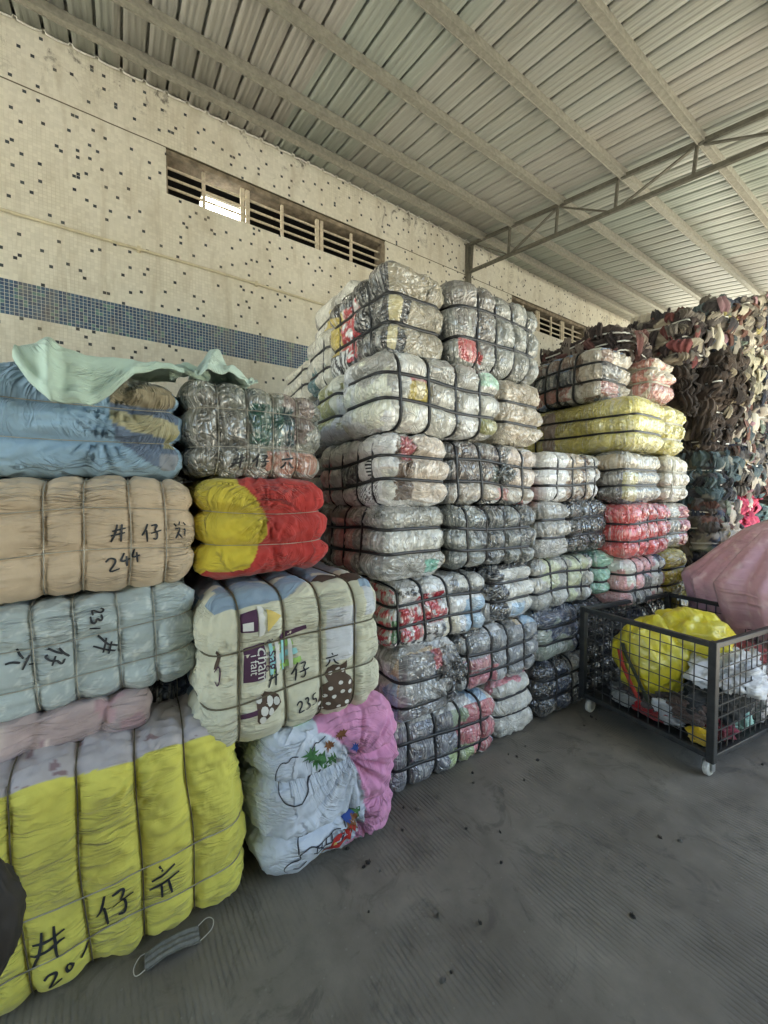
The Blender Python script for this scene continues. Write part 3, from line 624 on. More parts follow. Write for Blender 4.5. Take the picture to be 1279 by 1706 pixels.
def h_paint(b, c, F, col):
    m, u, v = F['+z']; t = m & (fbm(c*b.h*5, 2, 3)+.35*v > .08); col[t] = srgb(140,160,178); col[m & (v > .25)] = srgb(150,160,170)
    m, u, v = F['-y']; col[m & (u < .75)] = srgb(120,142,158)
    m, u, v = F['+x']; col[m & (u > .62) & (u < .80) & (v > .45) & (v < .83)] = srgb(208,210,212); col[m & (u > .86) & (v > .72)] = srgb(205,208,210)
H_ = make_bale('cream printed bale with dotted animal shape, house print and 235', ((1.35,2.44),(.225,.99),(.565,1.155)), [srgb(210,208,184)], CLOTH, V=(.18,.40,.59,.79), H=(.34,.66), seed=23, ds=.007, group=GL, strap=TWINE_D, sw=.005, paintfn=h_paint, puff=.015, wr=1.0, cinch=.009, flat=.4, crease=(9,.004,.1), yaw=-.03, roll=.03, r=.13)
def ink(n_, c): return mat_plain(n_, c, .9, 0, .12)
PURP = ink('purple_print', srgb(78,48,72)); BRN = ink('brown_print', srgb(84,68,56)); LYE = ink('yellow_print', srgb(214,190,110)); WP = ink('white_print', (.68,.67,.62)); AQ = ink('aqua_print', srgb(150,205,205)); LGN = ink('lime_print', srgb(160,200,110))
def hm(P, bear=False):
    f = (lambda u: .57+(u-.735)*.98) if bear else (lambda u: float(np.interp(u, [0,.28,.41,.5,.63,.69,.87,1], [0,.18,.30,.38,.51,.57,.78,1])))
    return [[(f(u), (.78*v-.03 if bear else 1.2*v-.16)) for u, v in q] for q in P]
patch(H_, '+x', hm([[(.275,.80),(.29,.905),(.37,.91),(.37,.775),(.29,.775)]]), 'print', PURP)
patch(H_, '+x', hm([[(.295,.785),(.295,.83),(.345,.83),(.345,.785)]]), 'print', WP, .0045)
patch(H_, '+x', hm([[(.375,.74),(.375,.94),(.40,.93),(.41,.90),(.40,.87),(.41,.84),(.40,.81),(.41,.78),(.40,.75)]]), 'print', WP)
patch(H_, '+x', hm([[(.42,.90),(.42,.76),(.505,.835)]]), 'print', LYE)
patch(H_, '+x', hm([[(.30,.52),(.30,.69),(.41,.70),(.41,.52)]]), 'print', PURP)
stroke_mesh(H_, '+x', hm([[(.495,.705),(.55,.725),(.63,.745)]]), .02, 'print', PURP)
for k in range(3): stroke_mesh(H_, '+x', hm([[(.44+.0*k,.54+.055*k),(.54,.56+.055*k),(.60-.02*k,.575+.05*k)]]), .022, 'print', (LGN, AQ, LGN)[k])
for k in range(4): stroke_mesh(H_, '+x', hm([[(.445+.035*k,.53),(.44+.035*k,.69)]]), .014, 'print', (AQ, WP)[k % 2], off=.0052)
text_patch(H_, '+x', 'cham', .262, .655, .058, -math.pi/2, 'lettering', WP, .006)
text_patch(H_, '+x', 'i fait', .228, .63, .042, -math.pi/2, 'lettering', WP, .006)
text_patch(H_, '+x', 'sag', .312, .63, .058, -math.pi/2, 'lettering', PURP, .0065)
text_patch(H_, '+x', 'a', .312, .70, .045, -math.pi/2, 'lettering', PURP, .006)
patch(H_, '+x', hm([[(.36,.40),(.40,.46),(.43,.44),(.48,.41),(.49,.37),(.46,.345),(.37,.29),(.36,.31)]]), 'print', BRN)
patch(H_, '+x', hm([[(.28,.335),(.28,.36),(.38,.378),(.38,.35)]]), 'print', PURP)
def disc(u, v, r, k=9, sx=1): return [(u+r*sx*math.cos(t*2*math.pi/k), v+r*1.3*math.sin(t*2*math.pi/k)) for t in range(k)]
patch(H_, '+x', hm([disc(.375,.42,.017),disc(.395,.36,.019),(disc(.43,.395,.018)),disc(.465,.385,.016),disc(.385,.315,.016),disc(.43,.345,.015)]), 'print', WP, .0048)
patch(H_, '+x', hm([[(.735,.14),(.73,.30),(.74,.40),(.79,.44),(.775,.50),(.79,.56),(.82,.585),(.85,.575),(.865,.56),(.90,.60),(.905,.53),(.90,.47),(.93,.43),(.955,.36),(.94,.27),(.955,.20),(.93,.17),(.84,.155),(.79,.13)]], True), 'print', BRN)
patch(H_, '+x', hm([disc(a, b_, .014, 8) for a, b_ in ((.755,.17),(.79,.23),(.85,.19),(.90,.22),(.77,.32),(.82,.30),(.87,.33),(.92,.31),(.80,.38),(.86,.41),(.92,.39),(.81,.50),(.85,.53),(.885,.50),(.74,.26))], True), 'print', WP, .0048)
patch(H_, '+z', [[(.60,.12),(.66,.16),(.72,.13),(.80,.17),(.88,.12),(.90,.07),(.84,.05),(.74,.09),(.64,.07)]], 'print', BRN)
stroke_mesh(H_, '+x', hm([[(.06,.70),(.09,.67),(.085,.62)]]), .022, 'print', BRN); stroke_mesh(H_, '+x', hm([[(.08,.61),(.12,.64),(.14,.58),(.11,.53),(.08,.56)]]), .005, 'print', PURP)
patch(H_, '+x', hm([[(.56,.03),(.57,.07),(.66,.085),(.72,.06),(.70,.03)]]), 'print', LGN)
write(H_, '+x', [('jing',.315,.40,.055,.12,.0),('zai',.43,.38,.09,.13,0),('liu',.61,.42,.07,.10,.1),('2',.44,.18,.04,.08,.1),('3',.485,.185,.03,.08,.1),('5',.52,.195,.035,.08,.1)], .006)
def i_paint(b, c, F, col):
    w = .02*fbm(c*b.h*9, 2, 3)
    for f in ('+x', '+z', '+y'):
        m, u, v = F[f]
        if f == '+y': col[m] = srgb(214,150,186)
        if f == '+z': col[m & (u > .38)] = srgb(214,150,186)
        if f == '+x':
            x = np.interp(v, [0,.12,.25,.45,.70,.85,1], [.52,.60,.68,.64,.60,.52,.40]); col[m & (u+w > x)] = srgb(216,150,188)
I_ = make_bale('white and pink bale with cartoon landscape prints, on the floor right of the yellow bale', ((1.5,2.47),(.40,1.05),(.0,.60)), [srgb(205,214,226)], CLOTH, V=(), H=(.30,.68), seed=26, ds=.007, group=GL, strap=None, paintfn=i_paint, puff=.026, wr=1.7, cinch=.012, crease=(10,.008,.5), flat=.2, yaw=.03, gather=(('+x',.64,.12,.14,.03),('+x',.60,.66,.26,.028)), r=.14, lump=.03)
IK = ink('line_print', srgb(60,62,70)); GN = ink('green_print', srgb(66,112,66)); RD = ink('red_print', srgb(176,48,44)); TB = ink('brown_patch', srgb(128,86,56)); BL = ink('blue_print', srgb(50,78,150))
def spiky(u, v, s, seed, k=19, sy=1.2):
    r = random.Random(seed); return [(u+s*(1 if i % 2 else .62)*r.uniform(.55,1.2)*math.cos(i*2*math.pi/k), v+s*sy*(1 if i % 2 else .5)*r.uniform(.7,1.2)*math.sin(i*2*math.pi/k)) for i in range(k)]
patch(I_, '+x', [spiky(.30,.84,.06,1), spiky(.36,.78,.07,2), spiky(.45,.74,.05,3), spiky(.40,.70,.035,9)], 'print', GN)
patch(I_, '+x', [spiky(.44,.85,.045,4), spiky(.52,.90,.04,5)], 'print', TB, .003)
patch(I_, '+x', [spiky(.60,.78,.03,12)], 'print', BL, .003)
stroke_mesh(I_, '+x', [[(.06,.80),(.10,.86),(.15,.84),(.17,.88),(.22,.86)],[(.08,.64),(.12,.58),(.20,.57),(.26,.61),(.27,.66),(.33,.68),(.36,.72)],[(.06,.80),(.04,.72),(.08,.64)],[(.30,.88),(.34,.92),(.38,.90),(.42,.94)]], .005, 'print', IK)
patch(I_, '+x', [spiky(.60,.26,.06,6)], 'print', GN)
patch(I_, '+x', [[(.33,.07),(.37,.04),(.46,.08),(.56,.14),(.60,.20),(.56,.22),(.48,.19),(.42,.17)]], 'print', RD)
patch(I_, '+x', [[(.52,.20),(.60,.18),(.62,.25),(.55,.28)]], 'print', TB, .004); patch(I_, '+x', [[(.50,.28),(.54,.22),(.60,.265),(.56,.31)]], 'print', BL, .005)
patch(I_, '+x', [disc(.355,.105,.018), disc(.44,.135,.014)], 'print', LYE, .0045)
stroke_mesh(I_, '+x', [[(.12,.07),(.08,.12),(.14,.18),(.22,.17),(.20,.22),(.27,.25),(.33,.22),(.36,.17)],[(.30,.235),(.48,.235)],[(.29,.19),(.47,.19)],[(.31,.235),(.305,.19)],[(.345,.235),(.34,.19)],[(.38,.235),(.375,.19)],[(.42,.235),(.415,.19)],[(.16,.11),(.22,.10),(.25,.14)],[(.50,.16),(.53,.29)],[(.40,.11),(.52,.15)],[(.20,.22),(.20,.30),(.26,.34)]], .005, 'print', IK)

# ---- middle pile (near column, corner towards the camera)
def M(label, box, pal, **kw):
    kw.setdefault('group', GM); kw.setdefault('flat', .75); kw['puff'] = kw.get('puff', .034)*.62; rj = random.Random(kw['seed']*7+1); kw.setdefault('yaw', rj.uniform(-.03, .03)); dx = rj.uniform(-.03, .03); box = ((box[0][0]+dx, box[0][1]+dx), box[1], box[2]); kw.setdefault('ds', .010); return make_bale(label, box, pal, **kw)
def t1(b, c, F, col):
    m, u, v = F['-y']; w = .03*fbm(c*b.h*14, 2, 2); col[m] = blk; q = c*b.h
    a = m & (u+w > .28) & (u+w < .55) & (v < .78) & (v > .1); col[a] = srgb(165,45,52); col[a & (fbm(q*26, 2, 7) > .22)] = wht
    a = m & (u+w < .28) & (v > .30) & (v < .78); col[a] = gold; col[a & (u < .10)] = srgb(120,105,80)
    a = m & (u+w < .40) & (v < .30); col[a] = srgb(28,26,30); col[a & (np.sin(q[:,0]*190+6*fbm(q*6,2,4)) > .1)] = wht
    m, u, v = F['+x']; col[m] = srgb(150,142,124); col[m & (v > .36) & (v < .64) & (u+w < .20)] = srgb(190,180,140); col[m & (v > .30) & (v < .66) & (u+w > .20) & (u+w < .33)] = blk
    col[m & (v < .30) & (u+w < .16)] = srgb(190,180,140); col[m & (v < .28) & (u+w < .30) & (u > .16)] = blk
M('topmost tall bale with zebra and red floral side, at the pile corner nearest the camera', ((1.62,2.30),(1.08,1.50),(2.22,2.70)), [g_(blk,1),g_(grey,1)], V=(.22,.45,.70), H=(.36,.66), long='x', seed=31, ds=.008, paintfn=t1, gather=(('+x',.62,.80,.3,.014),('+x',.7,.45,.25,.010)), puff=.04)
def t2(b, c, F, col):
    m, u, v = F['+x']; w = .02*fbm(c*b.h*14, 2, 2); a = m & (u+w > .20) & (u+w < .34) & (v > .34) & (v < .68); col[a] = gold; col[a & (v > .6)] = pink
    col[m & (u > .74) & (v > .72)] = mint; col[m & (u > .80) & (v < .30)] = olive
M('long pale bale with five panels, right under the topmost zebra-sided bale', ((1.93,2.36),(1.0,1.86),(1.84,2.235)), LIGHT, V=(.14,.35,.57,.78), H=(.34,.66), seed=32, paintfn=t2, puff=.04, cell=(.13,.5,.4))
M('narrow pale bale tucked behind the left end of the long five-panel bale', ((1.50,1.92),(1.02,1.8),(1.84,2.22)), LIGHT, V=(.3,.6), H=(.34,.68), seed=33)
def t3(b, c, F, col):
    w = .05*fbm(c*b.h*16, 2, 2); q = c*b.h
    for f in ('-y', '+x'):
        m, u, v = F[f]
        if f == '-y':
            col[m & (u > .25)] = (.62,.61,.60); col[m & (u < .26) & (v < .68)] = srgb(214,150,150); a = m & (u+w > .42) & (u+w < .72) & (v > .3) & (v < .62); col[a] = blk; a = m & (u+w > .6) & (u < .95) & (v+w < .35); col[a] = wht; col[a & (np.sin(q[:,0]*240)*np.sin(q[:,2]*240) > .2)] = blk
        else:
            col[m] = srgb(196,182,168); col[m & (u+w < .22) & (v > .5)] = wht; col[m & (u+w > .22) & (u+w < .44)] = brn; col[m & (u+w > .30) & (u+w < .42) & (v > .62)] = rose; col[m & (u+w < .22) & (v < .5)] = lgrey
T3 = M('bale with black and white shirt prints and pink cloth, below the long pale bale', ((1.52,2.28),(1.04,1.50),(1.46,1.84)), [g_(wht,1)], V=(.2,.42,.64,.86), H=(.33,.64), long='x', seed=34, ds=.008, paintfn=t3, gather=(('+x',.35,.86,.3,.016),('+x',.30,.16,.3,.014)), puff=.032)
for k in range(7): 
    rr = random.Random(k); stroke_mesh(T3, '-y', [[(.80+.006*k, .60-.045*k), (.83+.006*k+rr.uniform(0,.02), .605-.045*k), (.86+.006*k, .595-.045*k+rr.uniform(-.01,.01))]], .008, 'lettering', INK)
def t4(b, c, F, col):
    w = .04*fbm(c*b.h*12, 2, 2); m, u, v = F['-y']; col[m] = srgb(120,116,106); col[m & (u+w > .32) & (u+w < .62) & (v < .80)] = srgb(190,135,130); col[m & (u+w > .62)] = srgb(128,126,122)
    m, u, v = F['+x']; col[m] = srgb(150,148,140); col[m & (u > .1) & (u < .88) & (v > .36) & (v < .66)] = srgb(198,197,190); col[m & (u+w > .62) & (u+w < .85) & (v+w < .26)] = srgb(110,170,150)
T4 = M('grey film bale with pink side and white label panel, below the shirt print bale', ((1.50,2.28),(1.04,1.50),(1.08,1.47)), GREYS, V=(.24,.44,.70), H=(.34,.66), long='x', seed=35, ds=.008, paintfn=t4, gather=(('+x',.5,.9,.35,.014),('+x',.4,.1,.35,.012)))
write(T4, '+x', [('scr',.66,.42,.10,.14,0)], .003)
def t5(b, c, F, col):
    q = c*b.h; w = .03*fbm(q*14, 2, 2); m, u, v = F['+x']; fl = fbm(q*24, 2, 7); col[m] = wht
    col[m & (u+w < .22) & (v < .45)] = srgb(48,105,52)
    a = m & ((u+w > .08) & (u+w < .52) & (v > .30) & (v < .80) & ((v < .62) | (u > .24))); col[a] = srgb(168,28,44); col[a & (fl > .18)] = wht
    a = m & (u < .30) & (u > .10) & (v < .30); col[a] = srgb(168,28,44); col[a & (fl > .15)] = wht
    a = m & ((v < .34) & (u > .30) & (u < .62) | (v > .78) & (u < .30) | (v < .12)); col[a] = wht; col[a & (fl > .02)] = blk
    col[m & (u+w > .60) & (v > .66)] = dgrey; col[m & (u+w > .72) & (v < .60)] = sky_; col[m & (u+w > .50) & (u+w < .66) & (v < .35)] = crm; col[m & (u > .66) & (v > .80)] = lgrey
    m, u, v = F['-y']; a = m; col[a & (u < .8)] = grey; col[a & (fl > .0) & (u > .5)] = srgb(168,28,44)
M('bale showing red and white floral cloth, fifth down in the corner stack', ((1.55,2.32),(1.08,1.79),(.74,1.08)), [g_(wht,1),g_(grey,1)], V=(.07,.32,.57,.80), H=(.34,.66), seed=36, ds=.007, paintfn=t5, sw=.014)
def l2(b, c, F, col):
    m, u, v = F['+x']; w = .03*fbm(c*b.h*12, 2, 2); col[m] = srgb(112,112,112); col[m & (u < .72) & (v > .28) & (v < .55)] = srgb(140,140,138); col[m & (u+w > .78)] = blk; col[m & (u+w > .5) & (u+w < .62) & (v > .7)] = rose
L2 = M('small grey bale with gathered end and black knot, second from the floor at the corner', ((1.55,2.32),(1.10,1.56),(.36,.745)), GREYS, V=(.5,), H=(.25,.60), long='x', seed=37, ds=.008, paintfn=l2, gather=(('+x',.66,.82,.35,.025),('+x',.75,.2,.3,.02)))
def l1(b, c, F, col):
    w = .03*fbm(c*b.h*10, 2, 2); m, u, v = F['+x']; col[m] = srgb(104,106,112); col[m & (u+w > .60)] = srgb(170,98,104); col[m & (u+w > .50) & (u+w < .74) & (v+w < .36)] = srgb(150,165,118); col[m & (u+w > .52) & (u+w < .66) & (v > .70)] = srgb(140,155,130)
    m, u, v = F['-y']; col[m] = srgb(100,102,110)
M('grey, green and pink bale standing on the floor at the corner of the pile', ((1.50,2.33),(1.09,1.86),(.0,.365)), GREYS, V=(.16,.39,.61,.82), H=(.30,.64), seed=38, ds=.008, paintfn=l1, puff=.042)
def l3(b, c, F, col):
    w = .03*fbm(c*b.h*10, 2, 2); m, u, v = F['+x']; col[m] = srgb(122,125,128); col[m & (u+w < .42) & (v+w < .38)] = srgb(168,100,108); col[m & (u < .1)] = srgb(150,152,150); col[m & (u+w < .36) & (v > .42) & (v < .56)] = srgb(168,110,116)
M('silvery grey bale with pink lower left panels, right of the small knotted bale', ((1.50,2.31),(1.575,2.30),(.375,.735)), GREYS, V=(.09,.36,.57,.79), H=(.30,.62), seed=39, ds=.009, paintfn=l3, puff=.042)
M('pale grey end-on bale resting on the floor between the pink and the glossy black bales', ((1.55,2.30),(1.89,2.28),(.0,.365)), [g_(grey,3),g_(lgrey,3),g_(pink,.8)], V=(.5,), H=(.36,.66), long='x', seed=40, gather=(('+x',.3,.3,.4,.016),), wr=1.3)
def l5(b, c, F, col):
    m, u, v = F['+x']; w = .05*fbm(c*b.h*12, 2, 2); col[m] = srgb(190,188,180); col[m & (u+w < .42-.2*v)] = blk; col[m & (u+w > .42) & (u < .7) & (v < .3)] = sky_
M('end-on bale split between black and white, right of the red floral bale', ((1.55,2.31),(1.80,2.23),(.745,1.10)), [g_(wht,2),g_(blk,1)], V=(.5,), H=(.34,.66), long='x', seed=41, paintfn=l5, gather=(('+x',.6,.8,.35,.016),))
# ---- column to the right of the corner
def r1(b, c, F, col):
    m, u, v = F['+x']; w = .03*fbm(c*b.h*12, 2, 2); col[m & (u+w > .04) & (u+w < .26) & (v+w < .30)] = srgb(178,70,74)
M('tall bulging grey bale with one red patch, on top beside the zebra bale', ((1.5,2.30),(1.50,2.30),(2.24,2.74)), [g_(srgb(128,130,126),4),g_(srgb(112,108,104),3),g_(srgb(140,142,138),2)], V=(.26,.45,.64,.82), H=(.33,.68), seed=42, paintfn=r1, puff=.05, cell=(.14,.5,.5), tilt=-.05)
M('pale end-on bale with three gathered tiers under the red-patched grey bale', ((1.5,2.30),(1.87,2.30),(1.85,2.235)), [g_(srgb(185,175,155),4),g_(srgb(150,138,120),1)], V=(.5,), H=(.34,.66), long='x', seed=43, gather=(('+x',.8,.5,.6,.018),), wr=1.3)
def r3(b, c, F, col):
    m, u, v = F['+x']; w = .04*fbm(c*b.h*12, 2, 2); col[m & (v+w > .35) & (u+w > .05) & (u+w < .60)] = srgb(92,82,78); col[m & (u+w > .44) & (u+w < .62) & (v > .36) & (v < .60)] = srgb(60,70,62); col[m & (u+w > .64)] = srgb(185,170,158); col[m & (v+w < .32)] = srgb(160,150,138); col[m & (u+w > .5) & (u+w < .62) & (v+w < .28)] = srgb(175,120,115)
R3 = M('brownish bale with dark upper panels and pale right end, below the gathered pale bale', ((1.5,2.30),(1.51,2.30),(1.465,1.84)), MIX, V=(.11,.34,.56,.80), H=(.34,.68), seed=44, ds=.009, paintfn=r3)
M('dark greenish grey bale with pillowy panels between the brownish and black-white bales', ((1.5,2.29),(1.51,2.24),(1.10,1.46)), [g_(srgb(92,96,92),4),g_(srgb(72,74,74),2),g_(srgb(118,122,118),2)], V=(.17,.38,.60,.80), H=(.30,.64), seed=45, ds=.009, puff=.045, cell=(.14,.5,.5))
M('grey white end-on bale with a gathered top, right of the greenish grey bale', ((1.5,2.30),(2.26,2.62),(1.11,1.475)), [g_(lgrey,3),g_(grey,3)], V=(.5,), H=(.34,.66), long='x', seed=46, gather=(('+x',.65,.85,.4,.018),('+x',.3,.15,.35,.014)))
M('small bale of brown and white garments under the garment-filled top bale', ((1.6,2.30),(2.32,3.02),(1.49,1.83)), [g_(srgb(150,135,115),3),g_(wht,2),g_(brn,1),g_(grey,2),g_(navy,.6)], V=(.18,.45,.68,.86), H=(.34,.68), seed=47, puff=.035)
M('glossy black bale with small pillowy squares beside the red bale', ((1.6,2.27),(2.66,3.16),(1.11,1.50)), [g_(blk,4),g_(dgrey,2)], mat=FILMB, V=(.28,.48,.68,.86), H=(.33,.66), seed=48, puff=.045)
M('grey bale with yellow-green panels on its right half, below the gathered grey white bale', ((1.5,2.30),(2.27,2.98),(.745,1.09)), [g_(srgb(135,135,128),3),g_(srgb(170,175,145),3),g_(lgrey,2)], V=(.28,.54,.76,.92), H=(.32,.66), seed=49, puff=.042)
M('mint green end-on bale between the yellow-green bale and the pink grey one', ((1.6,2.29),(3.0,3.42),(.765,1.10)), [g_(srgb(130,170,150),4),g_(srgb(165,175,165),2),g_(grey,1)], V=(.5,), H=(.34,.66), long='x', seed=50, gather=(('+x',.5,.85,.4,.016),('+x',.4,.15,.4,.014)))
M('grey green end-on bale over the black bag bale near the cart', ((1.6,2.29),(2.32,2.80),(.38,.735)), [g_(srgb(140,150,140),3),g_(grey,2),g_(navy,1)], V=(.5,), H=(.36,.68), long='x', seed=51, gather=(('+x',.8,.8,.4,.014),))
M('black garbage-bag bale on the floor left of the cart', ((1.6,2.28),(2.30,2.93),(.0,.37)), BLACK, mat=FILMB, V=(.3,.6,.85), H=(.4,.72), seed=52, wr=1.6)
M('shiny black bale behind the cart\'s near corner, on the floor', ((1.6,2.24),(2.95,3.55),(.0,.37)), BLACK, mat=FILMB, V=(.3,.6,.85), H=(.35,.68), seed=53, wr=1.4)
M('shiny black bale behind the cart, resting on another black bale', ((1.6,2.25),(2.82,3.55),(.38,.74)), BLACK, mat=FILMB, V=(.25,.5,.75), H=(.35,.68), seed=54, wr=1.4)
M('dark olive and black bale standing behind the far corner of the cart', ((1.6,2.33),(3.57,4.15),(.0,.60)), BLACK, mat=FILMB, V=(.3,.6,.85), H=(.35,.68), seed=55)
# ---- far stack, long sides towards the camera
def r10(b, c, F, col):
    m, u, v = F['-y']; w = .03*fbm(c*b.h*12, 2, 2); col[m & (v+w > .36) & (v+w < .64) & (u+w > .1) & (u+w < .74)] = srgb(70,76,82); col[m & (v+w < .36) & (u+w < .70)] = srgb(135,85,78); col[m & (v > .7) & (u+w < .7)] = srgb(110,85,72); col[m & (u+w > .80)] = srgb(165,155,140)
    m, u, v = F['+x']; col[m] = srgb(165,155,140); col[m & (u+w < .55) & (v+w < .64)] = srgb(98,98,98); col[m & (u+w < .45) & (v+w < .34)] = srgb(140,92,84); col[m & (u+w < .35) & (v+w > .66)] = srgb(118,96,84)
M('top bale of many coloured garments with a silver gathered end, below the dark rags', ((1.25,2.22),(3.12,3.62),(2.30,2.72)), MIX, V=(.36,.48,.60,.74), H=(.33,.66), long='x', seed=60, paintfn=r10, gather=(('+x',.6,.85,.4,.022),('+x',.6,.2,.4,.022)), roll=.0)
M('pinkish brown gathered bale end peeping out behind the many coloured top bale', ((1.7,2.40),(3.66,4.05),(2.33,2.68)), [g_(srgb(150,92,80),3),g_(srgb(165,150,130),1)], V=(.5,), H=(.4,.72), long='x', seed=61, gather=(('+x',.5,.7,.4,.02),), strap=TWINE)
def r11(b, c, F, col):
    m, u, v = F['-y']; w = .03*fbm(c*b.h*10, 2, 2); col[m & (u+w > .36) & (u+w < .47)] = srgb(140,120,108)
YL = [g_(srgb(176,166,84),4), g_(srgb(160,150,76),2), g_(srgb(188,180,110),1)]
M('long dull yellow bale with a brownish strip, third from the top in the far stack', ((1.2,2.43),(3.14,3.72),(1.88,2.29)), YL, V=(.12,.30,), H=(.34,.66), long='x', seed=62, paintfn=r11, puff=.035)
M('dull yellow gathered bale end right of the long yellow bale', ((1.6,2.42),(3.76,4.2),(1.88,2.29)), YL, V=(.5,), H=(.34,.66), long='x', seed=63, gather=(('+x',.5,.8,.4,.02),('+x',.6,.2,.4,.02)), strap=TWINE)
def r12(b, c, F, col):
    m, u, v = F['-y']; w = .05*fbm(c*b.h*8, 2, 2); col[m] = srgb(120,114,98); col[m & (u+w > .55) & (u+w < .76) & (v < .62)] = srgb(150,144,92); col[m & (u+w > .76) & (v < .62)] = srgb(88,84,80); col[m & (v > .66) & (u > .7)] = srgb(165,152,130)
    m, u, v = F['+x']; col[m] = srgb(150,142,124); col[m & (v < .62)] = srgb(96,94,84); col[m & (v < .60) & (u+w < .30)] = srgb(146,140,92)
M('olive grey bale with a silver top flap under the long yellow bale', ((1.5,2.43),(3.13,3.75),(1.475,1.87)), MIX, V=(.50,.72), H=(.34,.64), long='x', seed=64, paintfn=r12, cell=(.2,.5,.4))
M('white ribbed bale end right of the olive grey bale', ((1.6,2.42),(3.78,4.22),(1.475,1.87)), [g_(srgb(190,182,165),3),g_(srgb(170,160,148),2)], V=(.15,.38,.6,.82), H=(.34,.66), long='y', seed=65, strap=TWINE)
M('red bale with puffed vertical panels in the far stack', ((1.7,2.47),(3.12,3.80),(1.06,1.465)), [g_(srgb(176,62,62),4),g_(srgb(150,60,58),2)], V=(.25,.45,.65,.85), H=(.33,.66), long='y', seed=66, puff=.045)
def r13(b, c, F, col):
    m, u, v = F['+x']; w = .05*fbm(c*b.h*8, 2, 2); col[m & (u+w > .5)] = srgb(172,88,90)
M('half red, half grey gathered bale end right of the red bale', ((1.6,2.43),(3.84,4.32),(1.07,1.465)), [g_(srgb(160,150,132),1)], V=(.5,), H=(.34,.66), long='x', seed=67, paintfn=r13, gather=(('+x',.5,.85,.4,.02),))
M('bale of pink, grey and navy garments under the red bale', ((1.7,2.42),(3.14,3.78),(.66,1.05)), [g_(srgb(190,140,140),3),g_(dgrey,2),g_(lgrey,2),g_(navy,1)], V=(.2,.4,.6,.8), H=(.33,.66), long='y', seed=68)
M('mustard yellow bale end behind the cart rail', ((1.7,2.43),(3.82,4.30),(.64,1.06)), [g_(srgb(176,160,60),1)], V=(.5,), H=(.33,.66), long='x', seed=69, gather=(('+x',.5,.85,.4,.016),))
M('faded mustard bale below the other mustard bale, half hidden by the cart', ((1.7,2.40),(4.17,4.6),(.02,.62)), [g_(srgb(150,138,60),1)], V=(.5,), H=(.33,.66), long='x', seed=70)
# ---- back row against the wall
M('white and teal bale back row end, left of the zebra bale', ((1.16,1.60),(1.10,1.8),(2.22,2.62)), [g_(srgb(185,182,170),4),g_(srgb(60,100,105),1)], V=(.75,), H=(.33,.66), long='x', seed=71)
M('small white bale farthest left in the top back row beside the blue tile band', ((.62,1.13),(1.12,1.8),(2.2,2.54)), [g_(srgb(195,190,176),1)], V=(.8,), H=(.4,.75), long='x', seed=72)
M('grey film bundle with yellow lining lying behind the zebra bale', ((1.0,1.62),(1.25,1.8),(2.63,2.95)), [g_(grey,6),g_(lgrey,3),g_(gold,1)], V=(.6,), H=(.5,), long='x', seed=73)
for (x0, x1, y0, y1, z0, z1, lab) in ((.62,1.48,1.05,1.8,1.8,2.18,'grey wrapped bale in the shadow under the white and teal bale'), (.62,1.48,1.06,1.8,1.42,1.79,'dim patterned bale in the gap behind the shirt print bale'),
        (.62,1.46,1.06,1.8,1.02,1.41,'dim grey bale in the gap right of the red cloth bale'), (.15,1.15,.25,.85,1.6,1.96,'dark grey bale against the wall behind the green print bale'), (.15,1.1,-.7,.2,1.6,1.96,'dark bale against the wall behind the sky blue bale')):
    M(lab, ((x0,x1),(y0,y1),(z0,z1)), DARK, V=(.25,.5,.75), H=(.33,.66), seed=int(x0*10+z0*100+y0*7), ds=.016)

